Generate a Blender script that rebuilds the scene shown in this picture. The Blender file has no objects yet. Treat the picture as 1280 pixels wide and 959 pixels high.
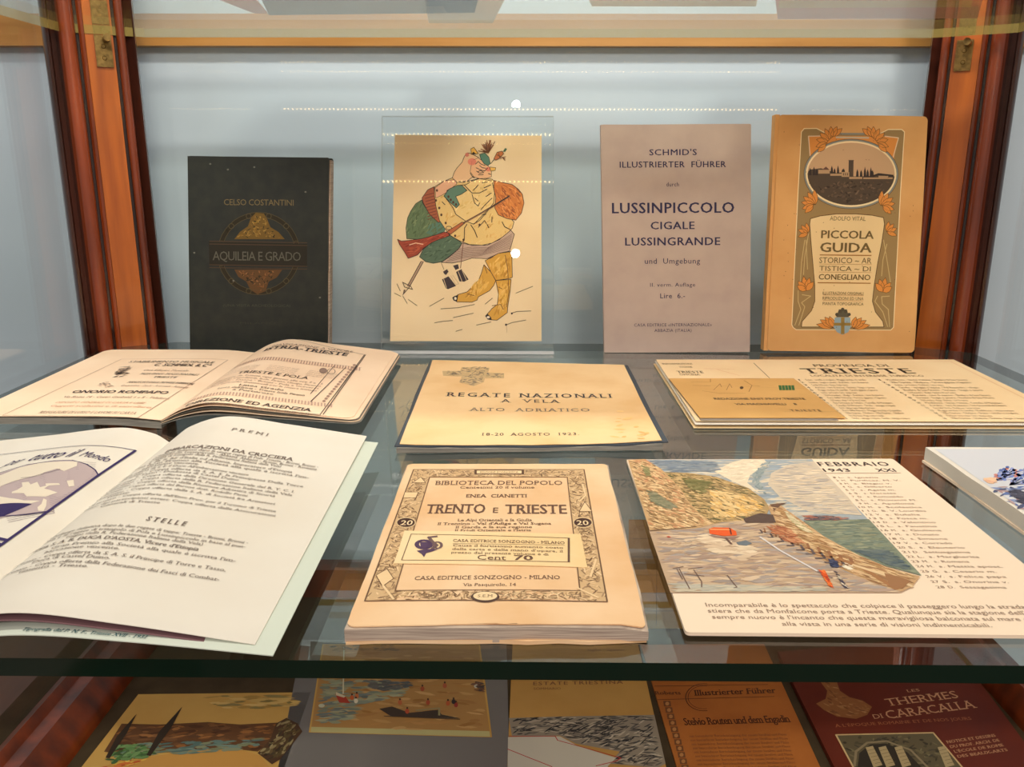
import bpy, math, random
from mathutils import Vector, Matrix, noise
from mathutils.geometry import tessellate_polygon
random.seed(7)
scn = bpy.context.scene
COL = scn.collection

# ------------------------------------------------------------------ camera
F = 1056.0
CAM = Vector((0.0, 0.0, 0.142))
PITCH, YAW, ROLL = math.radians(14.85), math.radians(0.55), math.radians(0.12)
RM = (Matrix.Rotation(YAW, 3, 'Z') @ Matrix.Rotation(math.pi/2 - PITCH, 3, 'X') @ Matrix.Rotation(ROLL, 3, 'Z'))
cd = bpy.data.cameras.new('camera'); co = bpy.data.objects.new('camera', cd); COL.objects.link(co)
cd.sensor_width = 36; cd.lens = F*36/1280; cd.clip_start = 0.01
co.matrix_world = Matrix.Translation(CAM) @ RM.to_4x4()
scn.camera = co
scn.view_settings.view_transform = 'Standard'; scn.view_settings.look = 'None'
scn.view_settings.gamma = 1; scn.view_settings.exposure = 0.10
scn.view_settings.use_curve_mapping = False
scn.cycles.transparent_max_bounces = 40; scn.cycles.max_bounces = 12; scn.cycles.glossy_bounces = 6

def ray(px, py):
    return RM @ Vector(((px-640)/F, -(py-479.5)/F, -1.0))
def on_z(px, py, z=0.0):
    d = ray(px, py); k = (z-CAM.z)/d.z
    return CAM + d*k
def on_y(px, py, y):
    d = ray(px, py); return CAM + d*((y-CAM.y)/d.y)
def on_plane(px, py, p, n):
    d = ray(px, py); return CAM + d*((p-CAM).dot(n)/d.dot(n))
RMI = RM.transposed()
def proj(P):
    c = RMI @ (P-CAM)
    return 640 - F*c.x/c.z, 479.5 + F*c.y/c.z

# ------------------------------------------------------------------ world + lights
w = bpy.data.worlds.new('world'); scn.world = w; w.use_nodes = True
bg = w.node_tree.nodes['Background']; bg.inputs[0].default_value = (0.66, 0.60, 0.55, 1); bg.inputs[1].default_value = 0.42

def area(name, loc, target, sx, sy, power, col):
    l = bpy.data.lights.new(name, 'AREA'); l.shape = 'RECTANGLE'; l.size = sx; l.size_y = sy
    l.energy = power; l.color = col
    o = bpy.data.objects.new(name, l); COL.objects.link(o); o.location = loc
    o.rotation_euler = (Vector(target)-Vector(loc)).to_track_quat('-Z', 'Y').to_euler()
    return o
area('room_ceiling_lamp', (0.25, -0.75, 1.75), (0, 0.4, 0), 0.16, 0.16, 4, (1.0, 0.84, 0.68))
area('added_front_key', (0.35, -1.25, 0.98), (0, 0.5, 0), 0.35, 0.25, 13.5, (1.0, 0.87, 0.77))  # added low key that lights the case evenly below the upper shelf
area('room_window_light', (-1.6, -1.6, 1.5), (0, 0.5, 0), 1.2, 1.0, 8, (0.86, 0.92, 1.0))
area('case_top_strip', (0.0, 0.32, 0.62), (0, 0.66, 0.02), 0.55, 0.05, 3.0, (1.0, 0.91, 0.83))
o = area('added_back_fill', (0.0, 0.45, 0.224), (0, 0.53, 0), 0.60, 0.003, 0.20, (1.0, 0.88, 0.80)); o.data.spread = math.radians(118)  # added fill beneath the upper shelf to brighten the papers towards the back

def spot_disc(px, py, yplane, far, rad, power, col):      # a room lamp that the glass behind the case mirrors
    P = on_y(px, py, yplane); d = ray(px, py); d.y = -d.y
    Q = P + d*((yplane-far)/abs(d.y))
    l = bpy.data.lights.new('room_spot_lamp', 'AREA'); l.shape = 'DISK'; l.size = rad*2; l.energy = power; l.color = col
    o = bpy.data.objects.new('room_spot_lamp', l); COL.objects.link(o); o.location = Q
    o.rotation_euler = (P-Q).to_track_quat('-Z', 'Y').to_euler()

# ------------------------------------------------------------------ materials
def lin(c):
    r = []
    for v in c[:3]:
        v = v/255.0
        r.append(v/12.92 if v <= 0.04045 else ((v+0.055)/1.055)**2.4)
    return (*r, 1.0)
def mat(name, col, rough=0.6, spec=0.5, coat=0.0, metal=0.0, emit=None):
    m = bpy.data.materials.new(name); m.use_nodes = True
    b = m.node_tree.nodes['Principled BSDF']
    b.inputs['Base Color'].default_value = lin(col); b.inputs['Roughness'].default_value = rough
    b.inputs['Specular IOR Level'].default_value = spec; b.inputs['Coat Weight'].default_value = coat
    b.inputs['Coat Roughness'].default_value = 0.12; b.inputs['Metallic'].default_value = metal
    if emit:
        b.inputs['Emission Color'].default_value = lin(emit[0]); b.inputs['Emission Strength'].default_value = emit[1]
    return m
def mottled(name, c1, c2, scale=30, rough=0.7, spec=0.3, stretch=(1, 1, 1), coat=0.0, detail=6, lo=0.35, hi=0.7, bump=0.0):
    m = mat(name, c1, rough, spec, coat); nt = m.node_tree; N = nt.nodes; L = nt.links
    tc = N.new('ShaderNodeTexCoord'); mp = N.new('ShaderNodeMapping'); mp.inputs['Scale'].default_value = stretch
    nz = N.new('ShaderNodeTexNoise'); nz.inputs['Scale'].default_value = scale; nz.inputs['Detail'].default_value = detail
    cr = N.new('ShaderNodeValToRGB'); cr.color_ramp.elements[0].position = lo; cr.color_ramp.elements[1].position = hi
    cr.color_ramp.elements[0].color = lin(c1); cr.color_ramp.elements[1].color = lin(c2)
    L.new(tc.outputs['Object'], mp.inputs[0]); L.new(mp.outputs[0], nz.inputs['Vector'])
    L.new(nz.outputs['Fac'], cr.inputs[0]); L.new(cr.outputs[0], N['Principled BSDF'].inputs['Base Color'])
    if bump:
        bp = N.new('ShaderNodeBump'); bp.inputs['Strength'].default_value = bump; bp.inputs['Distance'].default_value = 0.0006
        L.new(nz.outputs['Fac'], bp.inputs['Height']); L.new(bp.outputs[0], N['Principled BSDF'].inputs['Normal'])
    return m
def glassy(name, tint, rough=0.0, boost=1.0, r0=0.04):     # thin clear glass: see-through, mirrors more at a grazing angle
    m = bpy.data.materials.new(name); m.use_nodes = True; nt = m.node_tree; N = nt.nodes; L = nt.links
    N.remove(N['Principled BSDF']); out = N['Material Output']
    tr = N.new('ShaderNodeBsdfTransparent'); tr.inputs[0].default_value = lin(tint)
    gl = N.new('ShaderNodeBsdfGlossy'); gl.inputs['Roughness'].default_value = rough; gl.inputs[0].default_value = (1, 1, 1, 1)
    lw = N.new('ShaderNodeLayerWeight'); lw.inputs[0].default_value = 0.5
    pw = N.new('ShaderNodeMath'); pw.operation = 'POWER'; pw.inputs[1].default_value = 5
    ma = N.new('ShaderNodeMath'); ma.operation = 'MULTIPLY_ADD'; ma.inputs[1].default_value = (1-r0)*boost; ma.inputs[2].default_value = r0*boost
    ma.use_clamp = True
    mx = N.new('ShaderNodeMixShader')
    L.new(lw.outputs['Facing'], pw.inputs[0]); L.new(pw.outputs[0], ma.inputs[0]); L.new(ma.outputs[0], mx.inputs[0])
    L.new(tr.outputs[0], mx.inputs[1]); L.new(gl.outputs[0], mx.inputs[2]); L.new(mx.outputs[0], out.inputs[0])
    return m

def ink_mat():
    m = mat('printed_ink', (0, 0, 0), 0.65, 0.3); nt = m.node_tree
    a = nt.nodes.new('ShaderNodeVertexColor'); a.layer_name = 'Col'
    nt.links.new(a.outputs[0], nt.nodes['Principled BSDF'].inputs['Base Color'])
    return m
INK = ink_mat()
M = dict(
    wall=mottled('grey_blue_wall', (196, 212, 222), (202, 217, 226), 8, 0.85, 0.15),
    cloth=mottled('grey_cloth', (70, 56, 40), (80, 64, 46), 60, 0.9, 0.1),
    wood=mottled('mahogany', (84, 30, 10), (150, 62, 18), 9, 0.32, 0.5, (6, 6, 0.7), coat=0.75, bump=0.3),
    wood_shade=mottled('shaded_mahogany', (38, 16, 10), (66, 28, 16), 9, 0.3, 0.5, (6, 6, 0.7), coat=0.8, bump=0.3),
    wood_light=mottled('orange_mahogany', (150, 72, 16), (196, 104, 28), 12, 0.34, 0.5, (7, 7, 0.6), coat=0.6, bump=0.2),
    rail=mottled('light_brown_wood', (176, 122, 56), (196, 142, 74), 14, 0.4, 0.4, (0.6, 6, 6), coat=0.2),
    darkwood=mottled('dark_wood', (84, 46, 12), (108, 62, 20), 9, 0.4, 0.4, (4, 0.5, 4), coat=0.3),
    brass=mottled('aged_brass', (120, 98, 58), (168, 138, 84), 300, 0.35, 0.5), 
    glass=glassy('shelf_glass', (247, 252, 249), r0=0.06, boost=1.35),
    upper_glass=glassy('upper_shelf_glass', (250, 253, 250), r0=0.045, boost=0.6),
    pane=glassy('clear_pane', (254, 255, 255), r0=0.03),
    acrylic=glassy('clear_acrylic', (253, 254, 254), r0=0.03),
    acrylic_edge=mat('acrylic_edge', (200, 205, 205), 0.15, 0.8),
    edge=mat('green_glass_edge', (0, 32, 24), 0.08, 0.9),
    upedge=mat('pale_green_glass_edge', (150, 132, 72), 0.1, 0.7),
    cream=mottled('cream_paper', (240, 214, 168), (233, 200, 146), 40, 0.8, 0.2),
    trento=mottled('foxed_cream_paper', (236, 202, 162), (224, 180, 132), 28, 0.75, 0.2),
    regate=mottled('stained_cream_card', (240, 206, 156), (228, 186, 130), 22, 0.75, 0.2, lo=0.42, hi=0.72),
    white=mottled('ivory_paper', (226, 220, 208), (220, 212, 198), 20, 0.75, 0.2),
    white2=mottled('greenish_white_paper', (214, 220, 200), (222, 226, 208), 20, 0.75, 0.2),
    blue=mat('pale_blue_paper', (206, 214, 200), 0.7, 0.3), plum=mat('plum_paper', (120, 88, 92), 0.7, 0.2),
    peach=mottled('peach_paper', (250, 224, 194), (243, 214, 182), 24, 0.75, 0.2),
    pages=mottled('page_edges', (196, 178, 160), (150, 132, 120), 60, 0.8, 0.2, (1, 1, 40)),
    greypages=mottled('grey_page_edges', (150, 146, 136), (112, 108, 102), 60, 0.8, 0.2, (1, 1, 40)),
    bluecover=mat('blue_grey_cover', (66, 74, 84), 0.6, 0.3),
    black=mottled('black_green_cloth_cover', (30, 34, 30), (42, 44, 36), 120, 0.5, 0.4, bump=0.2),
    mauve=mottled('mauve_paper_cover', (190, 170, 156), (182, 162, 150), 60, 0.8, 0.2),
    orange=mottled('orange_paper_cover', (226, 172, 108), (214, 156, 92), 26, 0.7, 0.25),
    card=mottled('buff_card', (250, 224, 180), (243, 212, 164), 16, 0.75, 0.2),
    post=mottled('postcard_paper', (222, 176, 108), (212, 164, 98), 26, 0.7, 0.25),
    febb=mat('calendar_card', (240, 218, 192), 0.55, 0.35),
    greyboard=mat('grey_mount_board', (120, 112, 108), 0.85, 0.15),
    ochre=mottled('ochre_card', (206, 160, 86), (196, 148, 76), 20, 0.7, 0.25),
    brick=mottled('orange_brown_cover', (180, 104, 44), (164, 92, 38), 26, 0.7, 0.25),
    red=mottled('red_brown_cover', (106, 36, 16), (94, 30, 14), 30, 0.6, 0.3),
    tan=mottled('tan_sheet', (200, 150, 80), (186, 136, 70), 20, 0.7, 0.25),
    pink=mat('pink_cover', (236, 176, 156), 0.7, 0.2),
    greycover=mat('grey_cover', (150, 142, 132), 0.7, 0.2),
    led=mat('led_diode', (255, 220, 160), 0.5, emit=((255, 214, 150), 12)),
    ledstrip=mat('led_strip_body', (225, 225, 220), 0.5),
)
M['brass'].node_tree.nodes['Principled BSDF'].inputs['Metallic'].default_value = 0.9

# ------------------------------------------------------------------ object helpers
def link(name, verts, faces, m, parent=None, loc=None, smooth=True, cols=None):
    off = parent.location if parent else Vector(loc) if loc is not None else Vector((0, 0, 0))
    me = bpy.data.meshes.new(name)
    me.from_pydata([tuple(Vector(v)-off) for v in verts], [], faces)
    me.materials.append(m)
    if cols:
        ca = me.color_attributes.new('Col', 'FLOAT_COLOR', 'CORNER')
        buf = []
        for f, c in zip(faces, cols):
            buf += list(c)*len(f)
        ca.data.foreach_set('color', buf)
    if smooth and not cols:
        me.polygons.foreach_set('use_smooth', [True]*len(me.polygons))
        me.set_sharp_from_angle(angle=math.radians(38))
    me.update()
    o = bpy.data.objects.new(name, me); COL.objects.link(o)
    if parent: o.parent = parent
    else: o.location = off
    return o
def thing(name, label, cat, loc, group=None):
    o = bpy.data.objects.new(name, None); COL.objects.link(o); o.location = loc; o.empty_display_size = 0.01
    o['label'] = label; o['category'] = cat
    if group: o['group'] = group
    return o
def tag(o, label, cat, group=None):
    o['label'] = label; o['category'] = cat
    if group: o['group'] = group
    return o
def struct(o): o['kind'] = 'structure'; return o
def box_vf(x0, x1, y0, y1, z0, z1):
    v = [(x, y, z) for z in (z0, z1) for y in (y0, y1) for x in (x0, x1)]
    f = [(0, 2, 3, 1), (4, 5, 7, 6), (0, 1, 5, 4), (2, 6, 7, 3), (0, 4, 6, 2), (1, 3, 7, 5)]
    return v, f
def box(name, x0, x1, y0, y1, z0, z1, m, parent=None, loc=None):
    v, f = box_vf(x0, x1, y0, y1, z0, z1)
    if not parent and loc is None: loc = ((x0+x1)/2, (y0+y1)/2, z0)
    return link(name, v, f, m, parent, loc)

# ------------------------------------------------------------------ sheets: a surface f(s,t), s left to right, t bottom to top
class Surf:
    def __init__(self, f): self.f = f
    def normal(self, s, t):
        e = 1e-3
        a = self.f(s+e, t)-self.f(s-e, t); b = self.f(s, t+e)-self.f(s, t-e)
        return a.cross(b).normalized()
    def inv(self, px, py):
        s, t = 0.5, 0.5
        for _ in range(14):
            x, y = proj(self.f(s, t)); e = 1e-3
            xs, ys = proj(self.f(s+e, t)); xt, yt = proj(self.f(s, t+e))
            a, b, c, d = (xs-x)/e, (xt-x)/e, (ys-y)/e, (yt-y)/e
            det = a*d-b*c
            if abs(det) < 1e-9: break
            dx, dy = px-x, py-y
            ds, dt = (d*dx-b*dy)/det, (a*dy-c*dx)/det
            ds = max(-0.4, min(0.4, ds)); dt = max(-0.4, min(0.4, dt))
            s += ds; t += dt
            if abs(ds)+abs(dt) < 1e-6: break
        return s, t
def quad(unp, TL, TR, BR, BL):
    a, b, c, d = [unp(*q) for q in (TL, TR, BR, BL)]
    return Surf(lambda s, t: (d*(1-s)+c*s)*(1-t)+(a*(1-s)+b*s)*t)
def flat(z, TL, TR, BR, BL): return quad(lambda x, y: on_z(x, y, z), TL, TR, BR, BL)
def leaning(y0, tilt, TL, TR, BR, BL):
    p = Vector((0, y0, 0)); n = Vector((0, -math.cos(tilt), math.sin(tilt)))
    return quad(lambda x, y: on_plane(x, y, p, n), TL, TR, BR, BL)

def slab(name, sf, thick, m, parent, n=2, k=2, grow=(0, 0, 0, 0), r=0.0, down=None, top=0.0, wob=0.0, seed=0):
    """solid sheet under sf; grow=(left,right,bottom,top) in s/t; r corner radius (fraction of the width); down: world direction of the thickness"""
    l, rr, bo, to = -grow[0], 1+grow[1], -grow[2], 1+grow[3]
    W = (sf.f(1, .5)-sf.f(0, .5)).length; H = (sf.f(.5, 1)-sf.f(.5, 0)).length
    ts = [i/k for i in range(k+1)]
    rt = r*W/H
    if r > 0:
        ex = [rt*(1-math.cos(a*math.pi/10)) for a in range(6)]
        ts = sorted(set([round(x, 5) for x in ex+[1-x for x in ex]+[x for x in ts if rt < x < 1-rt]]))
    rows = []
    for t in ts:
        ins = 0
        if r > 0:
            q = min(t, 1-t)
            if q < rt: ins = r*(1-math.sqrt(max(0, 1-(1-q/rt)**2)))
        row = []
        for i in range(n+1):
            s = ins+(1-2*ins)*i/n
            S = l+(rr-l)*s; T = bo+(to-bo)*t
            if wob:
                if i in (0, n): S += wob*noise.noise(Vector((T*9, seed+i, 1.3)))
                if t in (ts[0], ts[-1]): T += wob*noise.noise(Vector((S*9, seed+5+t, 7.3)))
            row.append((S, T))
        rows.append(row)
    V, Fc = [], []
    for row in rows:
        for S, T in row:
            P = sf.f(S, T); nn = sf.normal(min(1, max(0, S)), min(1, max(0, T)))
            V.append(P+nn*top)
    nv = len(V); w_ = n+1
    for idx in range(nv):
        S, T = rows[idx//w_][idx % w_]
        if down == 'ground': V.append(Vector((V[idx].x, V[idx].y, thick)))
        elif down is not None: V.append(V[idx]+Vector(down)*thick)
        else: V.append(V[idx]-sf.normal(min(1, max(0, S)), min(1, max(0, T)))*thick)
    R = len(rows)
    for j in range(R-1):
        for i in range(n):
            a = j*w_+i
            Fc.append((a, a+1, a+1+w_, a+w_)); Fc.append((nv+a, nv+a+w_, nv+a+1+w_, nv+a+1))
    for i in range(n):
        Fc.append((i, nv+i, nv+i+1, i+1)); a = (R-1)*w_+i; Fc.append((a, a+1, nv+a+1, nv+a))
    for j in range(R-1):
        a = j*w_; Fc.append((a, a+w_, nv+a+w_, nv+a)); a += n; Fc.append((a, nv+a, nv+a+w_, a+w_))
    return link(name, V, Fc, m, parent)

# ------------------------------------------------------------------ flat print on a surface
_fc = {}
def glyphs(txt, bold, shear, space, serif=False):
    key = (txt, bold, shear, space, serif)
    if key in _fc: return _fc[key]
    c = bpy.data.curves.new('t', 'FONT'); c.body = txt; c.size = 1; c.resolution_u = 2; c.space_character = space
    o = bpy.data.objects.new('t', c); COL.objects.link(o)
    bpy.context.view_layer.update()
    me = o.evaluated_get(bpy.context.evaluated_depsgraph_get()).to_mesh()
    v = [tuple(p.co) for p in me.vertices]; f = [tuple(p.vertices) for p in me.polygons]
    if serif:
        cap = 0.6919 if not _fc.get('cap') else _fc['cap']
        use = {}
        for q in f:
            for i in range(len(q)):
                k = tuple(sorted((q[i], q[i-1]))); use[k] = use.get(k, 0)+1
        add = []
        for (i, j), n_ in use.items():
            if n_ != 1: continue
            (x0, y0, _), (x1, y1, _) = v[i], v[j]
            if abs(y0-y1) > .004: continue
            L_ = abs(x0-x1); xm = (x0+x1)/2
            if .05 < L_ < .2 and (abs(y0) < .012 or abs(y0-cap) < .012):
                sg = 1 if y0 < .1 else -1
                add.append((min(x0, x1)-.085, max(x0, x1)+.085, y0, y0+sg*.05))
        for x0, x1, y0, y1 in add:
            b_ = len(v); v += [(x0, y0, .12), (x1, y0, .12), (x1, y1, .12), (x0, y1, .12)]
            f.append((b_, b_+1, b_+2, b_+3) if y1 > y0 else (b_+3, b_+2, b_+1, b_))
    if bold > .0125:
        h = bold*.55; V0, F0 = v, f; v, f = [], []
        for kk, (dx, dy) in enumerate(((-h, -h*.25), (h, -h*.25), (h, h*.25), (-h, h*.25))):
            b_ = len(v); v += [(x+dx, y+dy, z+kk*.25) for x, y, z in V0]; f += [tuple(b_+i for i in q) for q in F0]
    if shear: v = [(x+y*shear, y, z) for x, y, z in v]
    bpy.data.objects.remove(o); bpy.data.curves.remove(c)
    _fc[key] = (v, f); return v, f
CAPH = max(p[1] for p in glyphs('H', 0, 0, 1)[0]); _fc['cap'] = CAPH

DN, DS = 1.0, 1.0      # density and size of the brush marks
class Print:
    """collects flat coloured shapes printed on one surface"""
    def __init__(self, sf, base=1.2e-4, tr=None, serif=False):
        self.sf = sf; self.V = []; self.Fc = []; self.C = []; self.base = base; self.tr = tr; self.serif = serif
    def st(self, p):
        if self.tr: p = self.tr(p)
        return self.sf.inv(*p)
    def put(self, s, t, L):
        P = self.sf.f(s, t)+self.sf.normal(s, t)*(self.base+L*(3e-5 if self.base > 2e-4 else 7e-6))
        self.V.append(P); return len(self.V)-1
    def poly_st(self, pts, col, L=0):
        tri = tessellate_polygon([[Vector((a, b, 0)) for a, b in pts]])
        ids = [self.put(a, b, L) for a, b in pts]
        if self.base > 2e-4:                      # curved page: split so that the print follows the paper
            def cut(a, b, c):
                if max(abs(a[0]-b[0]), abs(b[0]-c[0]), abs(a[0]-c[0])) < .025: 
                    o_ = [self.put(x, y, L) for x, y in (a, b, c)]
                    if (b[0]-a[0])*(c[1]-a[1])-(b[1]-a[1])*(c[0]-a[0]) < 0: o_.reverse()
                    self.Fc.append(o_); self.C.append(lin(col)); return
                m = lambda p_, q_: ((p_[0]+q_[0])/2, (p_[1]+q_[1])/2)
                ab, bc, ca_ = m(a, b), m(b, c), m(c, a)
                cut(a, ab, ca_); cut(ab, b, bc); cut(ca_, bc, c); cut(ab, bc, ca_)
            for q in tri: cut(*[pts[i] for i in q])
            return
        for q in tri:
            a, b, c = [pts[i] for i in q]
            area_ = (b[0]-a[0])*(c[1]-a[1])-(b[1]-a[1])*(c[0]-a[0])
            self.Fc.append([ids[i] for i in (q if area_ > 0 else q[::-1])]); self.C.append(lin(col))
    def poly(self, pts, col, L=0): self.poly_st([self.st(p) for p in pts], col, L)
    def line_st(self, pts, wd, col, L=1, closed=False, W=None):
        # wd in metres
        W = (self.sf.f(1, .5)-self.sf.f(0, .5)).length; H = (self.sf.f(.5, 1)-self.sf.f(.5, 0)).length
        if closed: pts = pts+[pts[0]]
        q = [pts[0]]
        for a, b in zip(pts, pts[1:]):
            n = max(1, int(max(abs(a[0]-b[0]), abs(a[1]-b[1]))/0.06))
            for i in range(1, n+1): q.append((a[0]+(b[0]-a[0])*i/n, a[1]+(b[1]-a[1])*i/n))
        for a, b in zip(q, q[1:]):
            dx, dy = (b[0]-a[0])*W, (b[1]-a[1])*H; d = math.hypot(dx, dy)
            if d < 1e-9: continue
            nx, ny = -dy/d*wd/2/W, dx/d*wd/2/H
            ex, ey = dx/d*wd*.2/W, dy/d*wd*.2/H
            ids = [self.put(a[0]-nx-ex, a[1]-ny-ey, L), self.put(b[0]-nx+ex, b[1]-ny+ey, L), self.put(b[0]+nx+ex, b[1]+ny+ey, L), self.put(a[0]+nx-ex, a[1]+ny-ey, L)]
            self.Fc.append(ids); self.C.append(lin(col))
    def line(self, pts, wd, col, L=1, closed=False): self.line_st([self.st(p) for p in pts], wd, col, L, closed)
    def ell(self, c, rx, ry, col, L=0, n=28, a0=0, a1=360, line=None):
        pts = [(c[0]+rx*math.cos(math.radians(a0+(a1-a0)*i/n)), c[1]+ry*math.sin(math.radians(a0+(a1-a0)*i/n))) for i in range(n+(1 if a1-a0 < 360 else 0))]
        if line: self.line(pts, line, col, L, closed=(a1-a0 >= 360))
        else: self.poly(pts, col, L)
    def dabs(self, poly, pal, n, ln, wd, ang, L=2, jit=0.5):
        """short brush marks in metres inside a polygon given in photo coordinates"""
        n = int(n*DN); ln *= DS; wd *= DS
        P = [self.st(p) for p in poly]; W = (self.sf.f(1, .5)-self.sf.f(0, .5)).length; H = (self.sf.f(.5, 1)-self.sf.f(.5, 0)).length
        xs = [p[0] for p in P]; ys = [p[1] for p in P]
        def inside(x, y):
            r_ = False
            for i in range(len(P)):
                (x1, y1), (x2, y2) = P[i], P[i-1]
                if (y1 > y) != (y2 > y) and x < (x2-x1)*(y-y1)/(y2-y1)+x1: r_ = not r_
            return r_
        k = 0; tries = 0
        while k < n and tries < n*12:
            tries += 1
            x, y = random.uniform(min(xs), max(xs)), random.uniform(min(ys), max(ys))
            if not inside(x, y): continue
            a = math.radians(ang)+random.uniform(-jit, jit); l = ln*random.uniform(.5, 1.3)/2; w_ = wd*random.uniform(.5, 1.2)/2
            ca, sa = math.cos(a), math.sin(a); pts = []
            for u, v in ((-1, 0), (-.4, -1), (.5, -.8), (1, .1), (.4, 1), (-.5, .8)):
                dx, dy = u*l*ca-v*w_*sa, u*l*sa+v*w_*ca
                pts.append((x+dx/W, y+dy/H))
            if not all(inside(*q) for q in pts): continue
            c = random.choice(pal); j = random.randint(-9, 9)
            ids = [self.put(a_, b_, L+k % 14+(k//14)*.03) for a_, b_ in pts]
            self.Fc.append(ids); self.C.append(lin([max(0, min(255, v+j)) for v in c])); k += 1
    def text_st(self, txt, s0, t0, s1, t1, dt, col, bold=0.0, shear=0.0, space=1.0, L=3):
        v, f = glyphs(txt, bold, shear, space, self.serif)
        if not v: return
        x0 = min(p[0] for p in v); x1 = max(p[0] for p in v)
        b = len(self.V)
        for x, y, z in v:
            u = (x-x0)/(x1-x0)
            self.put(s0+(s1-s0)*u, t0+(t1-t0)*u+dt*y/CAPH*.92, L+z)
        for q in f: self.Fc.append([b+i for i in q]); self.C.append(lin(col))
    def text(self, txt, x0, y0, x1, y1, h, col, bold=0.0, shear=0.0, space=1.0, L=3, level=True):
        s0, t0 = self.st((x0, y0)); s1, t1 = self.st((x1, y1))
        if level: t0 = t1 = (t0+t1)/2
        xm, ym = (x0+x1)/2, (y0+y1)/2
        dt = self.st((xm, ym-h))[1]-self.st((xm, ym))[1]
        self.text_st(txt, s0, t0, s1, t1, dt, col, bold, shear, space, L)
    def done(self, name, parent, stuff=False):
        if not self.Fc: return None
        o = link(name, self.V, self.Fc, INK, parent, cols=self.C)
        return o

# ================================================================== structure
ZT = 0.0; TH = 0.006                       # main shelf top and thickness
YF = on_z(640, 827.5, 0).y; YB = on_z(640, 429.5, 0).y
XC = 0.5*(on_z(163, 436).x+on_z(1168, 436).x)
XR = on_z(1214, 441).x; XL = 2*XC-XR
GAP = 0.2340                                # upper shelf top
FLOOR = -0.225
YW = YB+0.075                              # wall behind the case
struct(box('wall_back', -2.5, 2.5, YW, YW+0.05, -0.9, 1.6, M['wall']))
struct(box('floor', -2.5, 2.5, -2.6, YW, -0.95, -0.9, M['darkwood']))
# wooden rail on the wall seen under the upper shelf
zr = on_y(640, 57.5, YW-0.012).z
struct(box('trim_1', -2.4, 2.4, YW-0.012, YW, zr, zr+0.024, M['rail']))
# panes
def pane(name, x0, x1, y0, y1, z0, z1): return struct(box(name, x0, x1, y0, y1, z0, z1, M['pane']))
pane('window_1', XL+0.02, XR-0.02, YB+0.022, YB+0.0235, FLOOR, 0.9)
pane('window_2', XL-0.010, XL-0.0085, YF-0.01, YB-0.045, FLOOR, 0.9)
pane('window_3', XR+0.0085, XR+0.010, YF-0.01, YB-0.045, FLOOR, 0.9)

# moulded corner posts
def post(name, base, side, label):
    prof = [(-.50, -.30), (-.50, .02), (-.47, .06), (-.44, .05), (-.42, .00), (-.37, -.02), (-.34, .03)]
    for i in range(9):
        a = math.pi*(1-i/8); prof.append((-.245+.085*math.cos(a), .05+.10*math.sin(a)))
    prof += [(-.155, -.03), (-.13, -.03), (-.125, .03), (-.10, .05), (-.07, .045), (-.06, .02), (.24, .02), (.25, -.03), (.275, -.03)]
    for i in range(7):
        a = math.pi*(1-i/6); prof.append((.325+.05*math.cos(a), .03+.06*math.sin(a)))
    prof += [(.38, -.04), (.42, -.02), (.455, .02), (.48, .04), (.5, .0), (.5, -.30)]
    Wd = 0.0605; ang = math.radians(30)*side
    ax = Vector((math.cos(ang), math.sin(ang), 0)); nb = Vector((math.sin(ang), -math.cos(ang), 0))
    z0, z1 = -0.9, 0.95
    V = []; n = len(prof)
    for z in (z0, z1):
        for a, b in prof:
            if side < 0: a = -a
            V.append(base+ax*a*Wd+nb*b*Wd+Vector((0, 0, z)))
    Fc = [(i, (i+1) % n, n+(i+1) % n, n+i) for i in range(n)]+[tuple(range(n)), tuple(range(n, 2*n))[::-1]]
    if side > 0: pass
    o = link(name, V, Fc, M['wood'], None, (base.x, base.y, z0))
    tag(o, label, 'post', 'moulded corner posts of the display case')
    o.data.materials.append(M['wood_shade']); o.data.materials.append(M['wood_light'])
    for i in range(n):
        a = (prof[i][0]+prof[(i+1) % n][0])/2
        o.data.polygons[i].material_index = 1 if a < -.34 or a > .38 or prof[i][1] <= -.03 else 2 if -.06 < a < .24 else 0  # grooves and outer edges: shade and dark reflection painted into the wood colour
    return ax, nb
bl = on_z(161, 437); br = on_z(1168, 434)
# side=+1: left post faces right and towards the viewer
def post_frame(base, side):
    ang = math.radians(30)*side
    return Vector((math.cos(ang), math.sin(ang), 0)), Vector((math.sin(ang), -math.cos(ang), 0))
axl, nbl = post_frame(bl, 1); axr, nbr = post_frame(br, -1)
bl = bl - nbl*0.013; br = br - nbr*0.013
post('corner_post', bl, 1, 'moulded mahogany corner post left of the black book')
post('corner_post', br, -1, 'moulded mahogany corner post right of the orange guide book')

# shelves
def shelf(name, ztop, label, edge_m, gl, y0, y1):
    t = thing(name, label, 'shelf', (XC, (y0+y1)/2, ztop-TH), 'glass shelves of the display case')
    ch = 0.047; cy = 0.027
    out = [(XL, y0), (XR, y0), (XR, y1-cy), (XR-ch, y1), (XL+ch, y1), (XL, y1-cy)]
    n = len(out); e = 0.0004
    V = [(x, y, ztop) for x, y in out]+[(x, y, ztop-TH) for x, y in out]
    link('glass_plate', V, [tuple(range(n)), tuple(range(n, 2*n))[::-1]], gl, t, smooth=False)
    def ins(x, y): return (XC+(x-XC)*(1-.0006), y+(0.0002 if y == y0 else -0.0002 if y == y1 else 0))
    V = [(x, y, ztop) for x, y in out]+[(x, y, ztop-TH) for x, y in out]
    link('polished_edge', V, [(i, n+i, n+(i+1) % n, (i+1) % n) for i in range(n)], edge_m, t, smooth=False)
    return t
shelf('glass_shelf', 0.0, 'thick green-edged glass shelf carrying the open booklets and leaflets', M['edge'], M['glass'], YF, YB)
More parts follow.
